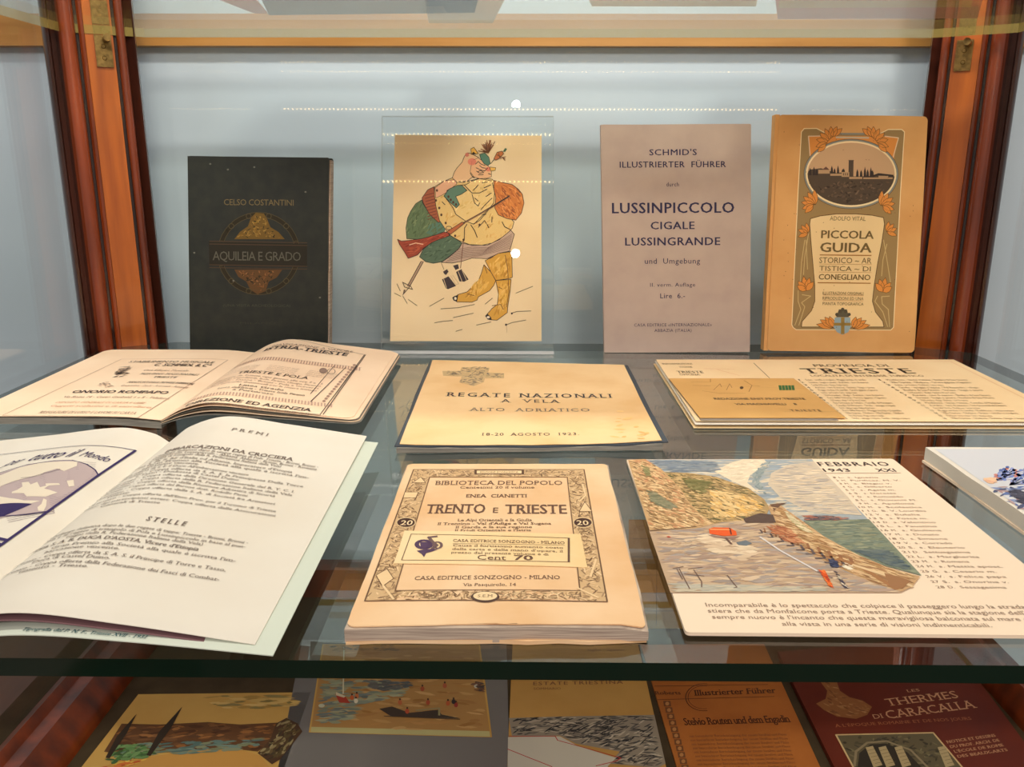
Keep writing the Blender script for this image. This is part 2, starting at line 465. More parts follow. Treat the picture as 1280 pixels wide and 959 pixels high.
shelf('glass_shelf', GAP, 'upper glass shelf seen from below near the top of the picture', M['upedge'], M['upper_glass'], YF+0.03, YB)

# brackets with pins for the upper shelf
def bracket(base, ax, nb, px, py, label):
    t = thing('shelf_bracket', label, 'bracket', base+nb*0.0015, 'brass brackets under the upper shelf')
    P = on_plane(px, py, base+nb*0.0012, nb); a = (P-base).dot(ax); z = GAP-TH
    def bx(name, a0, a1, b0, b1, z0, z1, m=M['brass']):
        v, f = box_vf(a0, a1, b0, b1, z0, z1)
        return link(name, [base+ax*x+nb*y+Vector((0, 0, zz)) for x, y, zz in v], f, m, t)
    pl_ = bx('plate', a-0.0055, a+0.0055, 0.0013, 0.0028, z-0.022, z-0.0005)
    bx('upper_plate', a-0.0055, a+0.0055, 0.0013, 0.0024, z+TH+0.001, z+TH+0.02)
    V, Fc = [], []
    for i in range(10):
        an = i*math.tau/10
        for d in (0.0026, 0.016): V.append(base+ax*(a+0.002+0.0026*math.cos(an))+nb*d+Vector((0, 0, z-0.0032+0.0026*math.sin(an))))
    for i in range(10): Fc.append((2*i, 2*i+1, (2*i+3) % 20, (2*i+2) % 20))
    Fc.append(tuple(range(1, 20, 2)))
    link('pin', V, Fc, M['brass'], t)
    for dz in (-0.008, -0.016):
        V, Fc = [], []
        for i in range(8):
            an = i*math.tau/8
            V += [base+ax*(a+0.0018*math.cos(an))+nb*0.0027+Vector((0, 0, z+dz+0.0018*math.sin(an))), base+ax*(a+0.0012*math.cos(an))+nb*0.0034+Vector((0, 0, z+dz+0.0012*math.sin(an)))]
        for i in range(8): Fc.append((2*i, 2*i+1, (2*i+3) % 16, (2*i+2) % 16))
        Fc.append(tuple(range(1, 16, 2)))
        sc_ = link('screw', V, Fc, M['brass'], t); sc_.parent = pl_
bracket(bl, axl, nbl, 129, 58, 'small brass shelf bracket screwed to the left corner post')
bracket(br, axr, nbr, 1207, 52, 'small brass shelf bracket screwed to the right corner post')

# lower part of the case
struct(box('floor_case', XL-0.03, XR+0.03, YF-0.1, YB+0.02, FLOOR-0.03, FLOOR, M['cloth']))
def rail(name, v, f, label):
    o = link(name, v, f, M['wood'], None, v[0]); return tag(o, label, 'rail', 'wooden rails round the lower case floor')
def siderail(x0, x1, label):
    y0, y1 = YF-0.1, YB-0.02; z = FLOOR
    prof = [(x0, z), (x0, z+0.012), (x0+(x1-x0)*.25, z+0.020), (x0+(x1-x0)*.35, z+0.014), (x0+(x1-x0)*.6, z+0.014), (x0+(x1-x0)*.7, z+0.020), (x0+(x1-x0)*.95, z+0.008), (x1, z)]
    n = len(prof); V = [(x, y, q) for y in (y0, y1) for x, q in prof]
    Fc = [(i, (i+1) % n, n+(i+1) % n, n+i) for i in range(n)]+[tuple(range(n)), tuple(range(n, 2*n))[::-1]]
    rail('side_rail', V, Fc, label)
xi = on_z(165, 850, FLOOR).x; xo = on_z(92, 850, FLOOR).x
siderail(xo, xi, 'dark mahogany side rail at lower left beside the landscape postcard')
xi2 = on_z(1222, 850, FLOOR).x; xo2 = on_z(1262, 850, FLOOR).x
siderail(xo2+0.004, xi2, 'dark mahogany side rail at lower right beside the red booklet')
v, f = box_vf(xo+0.0, xo2, YB-0.002, YB+0.018, FLOOR, FLOOR+0.026)
rail('back_rail', v, f, 'dark mahogany rail along the back of the lower level')
tag(box('side_cabinet', -1.6, bl.x-0.05, -0.4, YW-0.03, -0.9, -0.25, M['darkwood']), 'dark brown wooden cabinet beyond the lower left of the case', 'cabinet')

# ================================================================== standing row
def spine_line(sf, pr, x=0.0): pass
DK = (36, 26, 34)

# black cloth book
TILT = math.radians(3.2)
def standing(y0, tilt, TL, TR, BR, BL): return leaning(y0, tilt, TL, TR, BR, BL)
YS = on_z(640, 441, 0).y
sf = standing(YS, TILT, (236, 195), (411, 197), (409, 441), (239, 440))
c = sf.f(.5, 0)
t = thing('book', 'standing black-green cloth book with worn gold lettering and circular gilt ornament', 'book', (c.x, c.y, 0))
slab('cover', sf, 0.0016, M['black'], t, r=0.012, n=4, k=6, wob=0.004)
slab('page_block', sf, 0.009, M['pages'], t, grow=(-.01, .012, -.006, -.012), top=-0.0017)
slab('back_cover', sf, 0.0016, M['black'], t, grow=(0, .006, 0, 0), top=-0.0108, r=0.012, n=4)
slab('spine', quad(lambda x, y: None, 0, 0, 0, 0) if False else Surf(lambda s, t_: sf.f(-0.012+0.02*s, t_)), 0.0110, M['black'], t, top=-0.0008)
p = Print(sf); G = (128, 104, 56); G2 = (84, 72, 46)
p.text('CELSO COSTANTINI', 280, 256.5, 367, 257, 8, (120, 104, 70), bold=0.01, space=.95)
C0 = (323.5, 317)
p.ell(C0, 49, 49, (46, 40, 26), 1, line=0.0030, n=40); p.ell(C0, 46, 46, G2, 2, line=0.0004, n=40); p.ell(C0, 51.5, 51.5, G2, 2, line=0.0004, n=40)
for a in range(0, 360, 30):
    p.ell((C0[0]+48.5*math.cos(math.radians(a+15)), C0[1]+48.5*math.sin(math.radians(a+15))), 3.2, 3.2, G2, 3, n=10, line=0.0005)
p.poly([(293, 299), (300, 290), (310, 283), (314, 272), (320, 266), (330, 267), (334, 274), (338, 284), (348, 290), (356, 299)], (110, 84, 34), 2)
tri = [(294, 298), (310, 284), (318, 268), (332, 270), (338, 286), (354, 298)]
p.dabs(tri, [(150, 118, 50), (60, 50, 26), (134, 100, 40)], 90, 0.0028, 0.0009, 45, 4, 1.5)
p.poly([(293, 337), (353, 337), (346, 347), (336, 352), (332, 364), (322, 368), (313, 362), (308, 352), (298, 346)], (92, 64, 34), 2)
p.dabs([(294, 338), (352, 338), (334, 354), (324, 367), (312, 356)], [(134, 92, 50), (50, 42, 24), (110, 72, 38)], 90, 0.0026, 0.0009, 0, 4, 1.6)
p.poly([(261, 302), (384, 305), (384, 334), (262, 332)], (40, 36, 27), 20)
for y in (301.5, 305, 331, 334.5): p.line([(262, y), (384, y+2)], 0.0006, (78, 60, 42), 21)
p.text('AQUILEIA E GRADO', 266, 325, 376, 326.5, 12, (92, 90, 78), bold=0.005, space=.9, L=22)
p.text('(UNA VISITA ARCHEOLOGICA)', 279, 383, 363, 384, 3.4, (72, 70, 58), L=22)
p.text('MILANO', 300, 405, 345, 405.5, 3, (60, 58, 48), L=22)
for q in ((263, 205), (285, 212), (318, 209), (400, 372), (243, 316), (292, 351), (382, 240)): p.ell(q, 1.4, 1.2, (110, 108, 98), 22, n=7)
p.done('lettering', t)

# caricature card in the acrylic holder
YA = on_z(640, 443, 0).y; TA = math.radians(6.0)
sfh = leaning(YA, TA, (477, 145), (692, 145), (692, 446), (476, 446))
c = sfh.f(.5, 0)
t = thing('acrylic_stand', 'clear acrylic holder standing around the hunter caricature', 'stand', (c.x, c.y, 0))
def plate_box(sf, y_off, th, name):
    a, b, c_, d = sf.f(0, 1), sf.f(1, 1), sf.f(1, 0), sf.f(0, 0); n = sf.normal(.5, .5)
    V = [P+n*y_off for P in (a, b, c_, d)]+[P+n*(y_off-th) for P in (a, b, c_, d)]
    g = link(name, V, [(3, 2, 1, 0), (4, 5, 6, 7)], M['acrylic'], t, smooth=False)
    e = link('plate_edge', V, [(0, 1, 5, 4), (1, 2, 6, 5), (3, 0, 4, 7)], M['acrylic_edge'], t, smooth=False)
    return g
low = sfh.f(.5, 0).z
plate_box(sfh, 0.0, 0.0016, 'front_plate'); plate_box(sfh, -0.0034, 0.0016, 'back_plate')
A, B = sfh.f(0, 0), sfh.f(1, 0)
V, Fc = box_vf(A.x, B.x, A.y-0.001, A.y+0.026, 0.0003, 0.0028)
link('foot', V, Fc, M['acrylic'], t, smooth=False)
V, Fc = box_vf(A.x, B.x, A.y-0.0012, A.y-0.001, 0.0003, 0.0028); link('foot_edge', V, Fc, M['acrylic_edge'], t)

sf = leaning(YA, TA, (493, 168), (677, 169), (677, 427), (487, 427))
nrm = sf.normal(.5, .5); f0 = sf.f; sf = Surf(lambda s, t_: f0(s, t_)-nrm*0.0022)
c = sf.f(.5, 0)
t = thing('caricature_card', 'buff card with a coloured ink caricature of a fat hunter with rifle and yellow boots', 'picture', (c.x, c.y, c.z))
slab('card', sf, 0.0006, M['card'], t, wob=0.002)
A_ = lambda q: (490+q[0]/6.395, 160+q[1]/6.395)
p = Print(sf, tr=A_); BK = (52, 34, 26)
def BB(pts): return [(x, y+831) for x, y in pts]
def shp(pts, col, L, out=0.00045, oc=BK):
    p.poly(pts, col, L)
    if out: p.line(pts, out, oc, L+1, closed=True)
grn1 = [(240, 575), (190, 605), (150, 665), (125, 720), (112, 800), (118, 885), (230, 892), (330, 862), (420, 825), (430, 780), (380, 740), (330, 700), (270, 640), (245, 600)]
shp(grn1, (104, 124, 82), 0)
p.dabs(grn1, [(88, 106, 68), (124, 138, 92), (96, 114, 76)], 70, 0.005, 0.0012, 60, 2)
shp([(270, 840), (300, 770), (380, 750), (430, 790), (420, 825), (330, 862)], (94, 130, 106), 2, 0)
stock = [(45, 890), (75, 905), (130, 900), (240, 885), (330, 862), (420, 832), (450, 838), (460, 862), (380, 890), (320, 915), (250, 965), (205, 1015), (130, 1042), (100, 990), (60, 930)]
grn2 = [(330, 900), (450, 850), (500, 880), (560, 920), (540, 960), (480, 1010), (400, 1070), (330, 1082), (270, 1070), (220, 1030), (250, 970)]
shp(grn2, (90, 112, 86), 3)
p.dabs(grn2, [(74, 96, 70), (106, 128, 98)], 50, 0.005, 0.001, 30, 5)
vest = [(335, 470), (285, 495), (240, 560), (250, 600), (300, 690), (370, 755), (392, 750), (350, 620), (342, 540)]
shp(vest, (176, 92, 52), 4)
for i in range(9): p.line([(262+i*3, 540+i*24), (335+i*3, 520+i*24)], 0.0005, (116, 48, 28), 6)
breech = [(560, 920), (640, 938), (760, 938), (860, 892), (940, 808), (978, 850), (940, 985), (860, 1000), (760, 1045), (640, 1040), (560, 1066), (480, 1080), (395, 1075), (460, 1030), (530, 970)]
shp(breech, (204, 172, 148), 4)
for i in range(9):
    p.line([(430+i*12, 1072-i*13), (560+i*10, 1040-i*11), (700+i*8, 1022-i*8), (850+i*5, 985-i*12), (945+i*2, 960-i*14)], 0.0003, (120, 84, 78), 6)
jack = [(340, 472), (400, 432), (480, 400), (600, 430), (700, 400), (800, 410), (830, 440), (850, 560), (930, 700), (975, 752), (962, 800), (935, 830), (880, 875), (800, 920), (720, 938), (620, 932), (540, 902), (470, 862), (420, 800), (380, 740), (350, 620), (340, 540)]
shp(jack, (240, 202, 128), 7)
p.dabs(jack, [(232, 186, 108), (246, 212, 142), (224, 172, 92)], 90, 0.004, 0.0012, 50, 9, .8)
shp([(345, 478), (420, 424), (500, 412), (520, 445), (430, 520), (385, 545), (350, 560)], (242, 184, 144), 23, .0003)
neck = [(482, 398), (500, 350), (520, 320), (560, 275), (580, 225), (605, 200), (632, 205), (690, 235), (720, 300), (735, 350), (700, 395), (640, 395), (600, 425), (520, 435)]
shp(neck, (246, 200, 150), 24, .0004)
face = [(640, 260), (690, 240), (760, 290), (795, 345), (795, 390), (760, 402), (700, 405), (655, 392), (625, 350)]
shp(face, (246, 192, 142), 26, .0003)
p.ell((640, 270), 34, 28, (238, 140, 112), 27); p.ell((600, 215), 16, 16, (226, 130, 110), 27); p.ell((770, 330), 22, 18, (236, 136, 104), 27)
for q in ([(668, 290), (690, 268), (712, 290), (745, 300)], [(672, 318), (700, 332), (740, 345), (765, 320)], [(675, 345), (700, 362), (735, 355)], [(684, 352), (705, 340), (728, 350)], [(690, 375), (730, 372)], [(625, 360), (640, 385), (660, 400)], [(700, 300), (720, 318), (750, 322)], [(770, 365), (790, 372)]):
    p.line(q, 0.0005, BK, 29)
shp([(700, 212), (742, 200), (775, 235), (787, 285), (765, 302), (735, 285), (712, 250)], (92, 136, 112), 29, .0004)
shp([(630, 168), (655, 155), (690, 205), (672, 208), (636, 212)], (240, 184, 78), 29, .0004)
p.poly([(636, 212), (650, 190), (672, 208)], BK, 31)
shp([(780, 312), (830, 318), (825, 340), (790, 345)], (244, 190, 90), 29, .0003)
for i in range(26):
    a = math.radians(60+i*4.6+random.uniform(-6, 6)); p.line([(770, 200), (770+math.cos(a)*random.uniform(50, 95)+12, 200-math.sin(a)*random.uniform(60, 108))], 0.0006, random.choice([(150, 90, 50), (176, 116, 70), (120, 66, 36)]), 30)
for i in range(8): p.line([(880, 235), (880+random.uniform(-15, 35), 235+random.uniform(-5, 30))], .0004, (150, 90, 50), 30)
p.line([(790, 285), (830, 235)], .0005, BK, 30)
shp([(815, 245), (840, 195), (880, 185), (892, 205), (865, 240), (830, 258)], (208, 120, 66), 31, .0004)
p.line([(838, 215), (870, 230)], .0004, BK, 33); p.line([(850, 195), (862, 240)], .0004, BK, 33)
p.poly([(885, 190), (905, 160), (920, 168), (905, 192)], (70, 110, 80), 31)
sack = [(815, 420), (900, 440), (960, 452), (1010, 490), (1042, 530), (1055, 600), (1035, 680), (990, 737), (920, 725), (850, 695), (822, 640), (830, 560), (815, 490)]
shp(sack, (218, 130, 56), 30)
p.dabs(sack, [(236, 152, 74), (190, 100, 38), (226, 138, 60)], 120, 0.005, 0.0012, -50, 32, .6)
for i in range(16):
    x = random.uniform(840, 1020); y = random.uniform(470, 680); p.line([(x, y), (x+26, y+30)], .0004, (110, 56, 30), 47)
arm = [(590, 455), (640, 425), (700, 405), (800, 425), (820, 520), (812, 600), (760, 670), (700, 740), (650, 768), (590, 745), (510, 690), (490, 640), (430, 560), (440, 500), (520, 460)]
shp(arm, (244, 208, 138), 48)
p.dabs(arm, [(236, 196, 118), (250, 218, 150)], 60, 0.004, 0.0012, 60, 50, .8)
cuff = [(415, 545), (455, 490), (520, 460), (560, 460), (600, 500), (555, 530), (510, 548), (540, 612), (515, 640), (470, 600)]
shp(cuff, (100, 134, 110), 64)
for q in ((452, 550), (470, 575), (490, 595), (512, 612), (360, 500), (352, 580), (378, 640), (395, 695), (430, 760), (505, 862), (572, 895), (700, 775)): p.ell(q, 9, 11, (92, 56, 30), 66, n=9)
for q in ([(580, 460), (640, 520), (700, 520), (760, 490)], [(650, 500), (690, 455), (670, 480)], [(720, 440), (770, 430)], [(735, 480), (790, 455)], [(750, 550), (795, 520)], [(640, 530), (660, 600), (690, 625), (700, 600)], [(660, 560), (690, 585)], [(710, 655), (740, 620), (800, 560)], [(600, 770), (580, 800), (578, 900)], [(630, 775), (660, 820), (682, 875)], [(690, 795), (740, 740), (755, 765)], [(800, 712), (798, 755)], [(760, 770), (775, 800)], [(880, 750), (900, 790), (945, 812)], [(720, 695), (752, 690)], [(400, 590), (425, 615)], [(520, 430), (560, 435), (640, 420)]):
    p.line(q, 0.00055, BK, 67)
shp(stock, (166, 66, 36), 68)
p.dabs(stock, [(186, 84, 48), (140, 50, 28)], 40, 0.006, 0.001, 20, 70, .3)
p.line([(140, 935), (190, 920), (250, 930)], .0006, (240, 200, 160), 86)
shp([(435, 832), (560, 752), (582, 762), (470, 850)], (186, 104, 60), 84, .0004)
p.line([(570, 762), (700, 690), (940, 545)], .0013, (150, 110, 78), 84); p.line([(570, 758), (700, 686), (940, 541)], .0004, BK, 86); p.line([(655, 770), (765, 655), (935, 548)], .0004, BK, 86)
p.ell((455, 800), 22, 14, BK, 86, line=.0004)
bt = (222, 166, 62)
shp(BB([(735, 262), (790, 320), (830, 390), (812, 430), (780, 470), (690, 520), (680, 545), (640, 562), (520, 560), (488, 530), (530, 500), (600, 480), (690, 390), (715, 330)]), bt, 8)
shp(BB([(830, 388), (952, 380), (945, 470), (925, 600), (922, 645), (840, 706), (780, 702), (750, 670), (800, 612), (842, 580), (852, 500)]), bt, 10)
shp(BB([(745, 230), (850, 172), (950, 158), (958, 200), (962, 362), (945, 372), (830, 388), (790, 320)]), bt, 12)
for poly_ in (BB([(745, 235), (945, 170), (955, 360), (832, 380)]), BB([(840, 395), (945, 390), (915, 640), (800, 690), (850, 560)]), BB([(720, 340), (810, 410), (660, 520), (540, 540)])):
    p.dabs(poly_, [(232, 180, 78), (204, 146, 48), (238, 190, 96)], 60, 0.006, 0.0014, 70, 14, .5)
p.poly(BB([(482, 525), (500, 512), (530, 505), (520, 560), (492, 548)]), (40, 30, 26), 30); p.ell(BB([(507, 532)])[0], 10, 12, (240, 225, 200), 31, n=10)
p.poly(BB([(745, 672), (765, 655), (790, 680), (800, 706), (765, 700)]), (40, 30, 26), 30); p.ell(BB([(770, 682)])[0], 13, 10, (240, 225, 200), 31, n=10)
for q in ([(905, 185), (925, 300), (935, 480), (915, 600)], [(800, 590), (870, 580), (890, 620)], [(600, 495), (660, 510)], [(740, 270), (760, 330)], [(780, 215), (810, 198)], [(850, 440), (880, 455)]): p.line(BB(q), .0005, (120, 76, 24), 30)
for q in ([(400, 380), (452, 355), (512, 432), (448, 458), (430, 450)], [(512, 320), (556, 298), (612, 380), (578, 398), (540, 396)], [(408, 318), (440, 298), (452, 318), (432, 345), (418, 335)], [(488, 270), (528, 258), (536, 292), (508, 305)]): p.poly(BB(q), (62, 46, 48), 20)
for q in ([(412, 372), (436, 448)], [(470, 350), (512, 425)], [(530, 318), (560, 395)], [(560, 305), (595, 385)], [(485, 345), (535, 415), (510, 420)]): p.line(BB(q), .0005, (220, 190, 150), 22)
p.line(BB([(395, 250), (415, 300)]), .0004, (120, 90, 60), 20); p.line(BB([(572, 60), (548, 290)]), .0005, (120, 70, 50), 20)
p.line(BB([(232, 235), (125, 430)]), .0005, BK, 20); p.line(BB([(252, 238), (140, 440), (85, 505)]), .0005, BK, 20); p.line(BB([(243, 237), (132, 435)]), .0016, (186, 150, 120), 19)
p.line(BB([(85, 400), (100, 440), (165, 460), (150, 435), (90, 405)]), .0005, BK, 20); p.poly(BB([(95, 460), (110, 465), (85, 508)]), (120, 90, 70), 20)
for q in ([(20, 490), (70, 515)], [(40, 415), (66, 472)], [(88, 515), (122, 572)], [(130, 540), (200, 590)], [(300, 595), (415, 530)], [(390, 615), (530, 606), (660, 580)], [(490, 685), (650, 650)], [(340, 727), (400, 716), (485, 708)], [(675, 745), (790, 720)], [(745, 577), (802, 530)], [(990, 490), (1125, 435)], [(955, 650), (1000, 636), (1110, 632)], [(908, 745), (960, 725), (1070, 705)], [(510, 795), (560, 780)]):
    p.line(BB(q), .0005, (104, 84, 60), 10)
p.ell(BB([(958, 652)])[0], 8, 8, BK, 12, n=8); p.ell(BB([(912, 742)])[0], 9, 9, BK, 12, n=8)
p.line(BB([(915, 742), (918, 805)]), .0002, (170, 140, 110), 12)
p.done('ink_drawing', t)

# Schmid's guide
sf = standing(YS, TILT, (752, 156), (939, 155), (937.5, 440), (756.5, 441))
c = sf.f(.5, 0)
t = thing('guide_book', 'standing mauve-grey paper guide with plain dark blue lettering, price Lire 6', 'book', (c.x, c.y, 0))
slab('cover', sf, 0.0006, M['mauve'], t, r=0.008, n=4, k=8, wob=0.0025, seed=3)
slab('page_block', sf, 0.0055, M['pages'], t, grow=(-.006, -.004, -.003, -.004), top=-0.0007)
slab('back_cover', sf, 0.0006, M['mauve'], t, top=-0.0063)
slab('spine', Surf(lambda s, t_: sf.f(-0.006+0.012*s, t_)), 0.0064, M['mauve'], t, top=-0.0003)
p = Print(sf); BL_ = (44, 40, 74)
for a in (("SCHMID'S", 811.7, 194, 871, 194, 8, .02), ('ILLUSTRIERTER  FÜHRER', 774.6, 209.5, 907.4, 209, 8, .02), ('durch', 833, 233, 848.6, 233, 5.5, 0), ('LUSSINPICCOLO', 765, 266.5, 917.7, 266, 14, .035), ('CIGALE', 813.3, 286.5, 868.3, 286.5, 10, .03), ('LUSSINGRANDE', 781.4, 306.8, 900.3, 306.5, 10.5, .03), ('und  Umgebung', 806, 329.6, 875, 329.6, 7.2, .003), ('II. verm. Auflage', 812.7, 358.3, 869, 358.3, 5, .01), ('Lire  6.-', 825.3, 372.8, 856.3, 372.8, 6.5, .015), ('CASA EDITRICE «INTERNAZIONALE»', 792.7, 408, 889.6, 408, 4, .004), ('ABBAZIA (ITALIA)', 818, 414.9, 864.4, 414.9, 4, .004)):
    p.text(a[0], *a[1:6], BL_, bold=a[6], space=1.08)
p.done('lettering', t)

# orange guide
sf = standing(YS, TILT, (974, 143), (1160, 145.5), (1143, 441), (959, 438.5))
c = sf.f(.5, 0)
t = thing('guide_book', 'standing orange guide with floral frame and oval castle photograph on its cover', 'book', (c.x, c.y, 0))
slab('cover', sf, 0.0007, M['orange'], t, r=0.03, n=4, k=8, wob=0.003, seed=8)
slab('page_block', sf, 0.008, M['pages'], t, grow=(-.006, -.006, -.004, -.004), top=-0.0008)
slab('back_cover', sf, 0.0007, M['orange'], t, top=-0.0089, r=0.02)
slab('spine', Surf(lambda s, t_: sf.f(-0.022+0.03*s, t_)), 0.0085, M['orange'], t, top=-0.0009)
Cc = lambda q: (980+q[0]/7.376, 150+q[1]/7.376)
Dc = lambda q: (970+q[0]/5.994, 270+q[1]/5.994)
p = Print(sf)
OL = (160, 130, 82); BG = (136, 138, 130); CR = (240, 208, 152); LF = (226, 146, 66); OUT = (92, 62, 30)
frame_out = [Dc((128, 835)), Dc((118, 815)), Cc((130, 640)), Cc((160, 110)), Cc((185, 80)), Cc((300, 78)), Cc((390, 125)), Cc((880, 128)), Cc((960, 88)), Cc((1085, 88)), Cc((1110, 110)), Cc((1075, 640)), Dc((880, 835)), Dc((860, 855)), Dc((150, 852))]
p.poly(frame_out, OL, 0); p.line(frame_out, .0006, (250, 226, 176), 1, closed=True)
p.poly([Cc(q) for q in ((225, 150), (330, 150), (420, 150), (820, 150), (960, 155), (1055, 165), (1015, 340), (1000, 640), (240, 640), (240, 340))], LF, 1)
p.poly([Cc(q) for q in ((150, 640), (1070, 640), (1000, 480), (240, 480))], OL, 1)
for q in ([(225, 150), (240, 330)], [(330, 148), (225, 150)], [(1055, 165), (1005, 345)], [(930, 150), (1055, 165)]): p.line([Cc(a) for a in q], .0007, (232, 200, 160), 3)
p.line([Cc(a) for a in ((500, 128), (770, 128))], .0012, BG, 2); p.line([Cc(a) for a in ((480, 160), (780, 165))], .0012, (200, 180, 150), 2)
ec = (618, 498)
def ellC(rx, ry, col, L, line=None, a0=0, a1=360):
    pts = [Cc((ec[0]+rx*math.cos(math.radians(a0+(a1-a0)*i/48)), ec[1]+ry*math.sin(math.radians(a0+(a1-a0)*i/48)))) for i in range(48 if a1-a0 == 360 else 49)]
    if line: p.line(pts, line, col, L, closed=a1-a0 == 360)
    else: p.poly(pts, col, L)
panel = [Dc(q) for q in ((258, 20), (330, 0), (450, -15), (600, -15), (720, -5), (805, 12), (812, 60), (792, 200), (762, 350), (735, 520), (722, 640), (745, 720), (800, 790), (808, 832), (190, 832), (195, 790), (265, 710), (290, 640), (290, 520), (275, 350), (262, 200), (252, 60))]
p.poly(panel, CR, 2); p.line(panel, .0005, OUT, 3, closed=True)
ellC(436, 322, BG, 3); ellC(436, 322, OUT, 4, .0003); ellC(418, 305, (244, 220, 170), 4)
ellC(402, 288, (206, 166, 124), 5)
low_ = [Cc((ec[0]+402*math.cos(math.radians(a)), ec[1]+288*math.sin(math.radians(a)))) for a in range(0, 181, 6)]
p.poly([Cc((1018, 520))]+low_+[Cc(q) for q in ((225, 470), (250, 455), (300, 450), (340, 445), (420, 470), (480, 490), (560, 480), (600, 520), (720, 520), (820, 515), (900, 500), (960, 505))], (84, 68, 52), 6)
p.dabs([Cc(q) for q in ((230, 560), (1000, 560), (900, 690), (620, 780), (350, 700))], [(70, 56, 42), (96, 78, 60), (110, 88, 66)], 140, .003, .0012, 0, 7, 1)
TR_ = (58, 46, 40)
for x, y, h in ((240, 480, 40), (275, 480, 50), (300, 480, 30), (440, 470, 50), (465, 480, 36), (497, 480, 62), (550, 480, 35), (675, 500, 48), (710, 500, 40), (745, 500, 70), (770, 500, 46), (800, 500, 66), (540, 480, 30), (815, 500, 40)):
    p.poly([Cc((x-13, y+30)), Cc((x-9, y-h*.4)), Cc((x, y-h)), Cc((x+9, y-h*.4)), Cc((x+13, y+30))], TR_, 20)
p.poly([Cc(q) for q in ((592, 520), (596, 375), (590, 370), (644, 370), (640, 380), (638, 520))], (84, 68, 54), 21)
p.poly([Cc(q) for q in ((345, 465), (385, 430), (425, 465))], (110, 74, 60), 21)
for a, b, c_, d in ((315, 460, 420, 495), (530, 480, 600, 525), (425, 495, 530, 515), (730, 530, 1000, 545), (870, 515, 960, 530), (600, 525, 720, 545)):
    p.poly([Cc(q) for q in ((a, b), (c_, b), (c_, d), (a, d))], (186, 150, 110), 22)
for x in (548, 566, 584): p.poly([Cc(q) for q in ((x-4, 490), (x+4, 490), (x+4, 512), (x-4, 512))], (100, 80, 60), 23)
p.line([Cc(q) for q in ((815, 520), (870, 500), (1005, 515))], .0014, TR_, 22)
def leaf(cx, cy, tr, ang, ln, wd, col=LF, L=24):
    a = math.radians(ang); ca, sa = math.cos(a), -math.sin(a); pts = []
    for u, v in ((0, 0), (.25, .42), (.55, .5), (.8, .28), (1, 0), (.8, -.28), (.55, -.5), (.25, -.42)):
        x, y = u*ln, v*wd; pts.append(tr((cx+x*ca-y*sa, cy+x*sa+y*ca)))
    p.poly(pts, col, L); p.line(pts, .00028, OUT, L+1, closed=True)
for cx, cy, tr, a0, a1, n_, ln in ((350, 200, Cc, 10, 200, 0, 0),):
    pass
for i, a in enumerate((20, 45, 70, 95, 120, 150, 180, 205)): leaf(450-i*9, 150+i*10, Cc, a+20, 110, 50, L=24+i)
for i, a in enumerate((160, 135, 110, 85, 60, 30, 0, -25)): leaf(805+i*9, 150+i*10, Cc, a-20, 110, 50, L=24+i)
for i, a in enumerate((95, 120, 145, 170, 200, 225)): leaf(290-i*4, 780, Cc, a, 140-i*6, 52, L=24+i)
for i, a in enumerate((85, 60, 35, 10, -20, -45)): leaf(890+i*4, 790, Cc, a, 140-i*6, 52, L=24+i)
for i, a in enumerate((100, 130, 160, 200)): leaf(240, 130, Dc, a, 80, 34, L=24+i)
for i, a in enumerate((80, 50, 20, -20)): leaf(830, 120, Dc, a, 80, 34, L=24+i)
for i, a in enumerate((100, 75, 130, 50, 150)): leaf(225, 560, Dc, a, 110-abs(i)*8, 44, L=24+i)
for i, a in enumerate((80, 105, 50, 130, 30)): leaf(800, 570, Dc, a, 110-abs(i)*8, 44, L=24+i)
for i, a in enumerate((170, 150, 130, 110)): leaf(430, 835, Dc, a, 130-i*14, 44, L=24+i)
for i, a in enumerate((10, 30, 50, 75)): leaf(575, 840, Dc, a, 130-i*14, 44, L=24+i)
ST = (206, 178, 120)
for q in ([(215, 180), (190, 350), (180, 520)], [(245, 120), (215, 300), (205, 440)], [(225, 180), (235, 400)], [(165, 560), (165, 640), (185, 700), (140, 820)], [(195, 590), (260, 600), (190, 650), (215, 680), (170, 820)], [(805, 180), (835, 360), (860, 520)], [(830, 210), (800, 330), (790, 450)], [(850, 600), (790, 605), (795, 660), (840, 700), (850, 830)], [(760, 600), (740, 640), (800, 720), (835, 830)]):
    p.line([Dc(a) for a in q], .0006, ST, 23)
p.poly([Dc(q) for q in ((440, 760), (555, 760), (560, 830), (540, 870), (497, 890), (455, 870), (430, 830))], (150, 170, 176), 34)
p.poly([Dc(q) for q in ((485, 760), (512, 760), (512, 885), (485, 885))], (156, 126, 62), 35); p.poly([Dc(q) for q in ((432, 800), (560, 800), (560, 822), (432, 822))], (156, 126, 62), 35)
p.poly([Dc(q) for q in ((470, 700), (530, 700), (545, 758), (450, 758))], (96, 88, 66), 34)
for q in ((455, 738), (498, 700), (546, 738), (480, 715), (520, 715)): p.ell(Dc(q), 2.2, 2.2, (84, 74, 54), 36, n=9)
TX = (120, 96, 56)
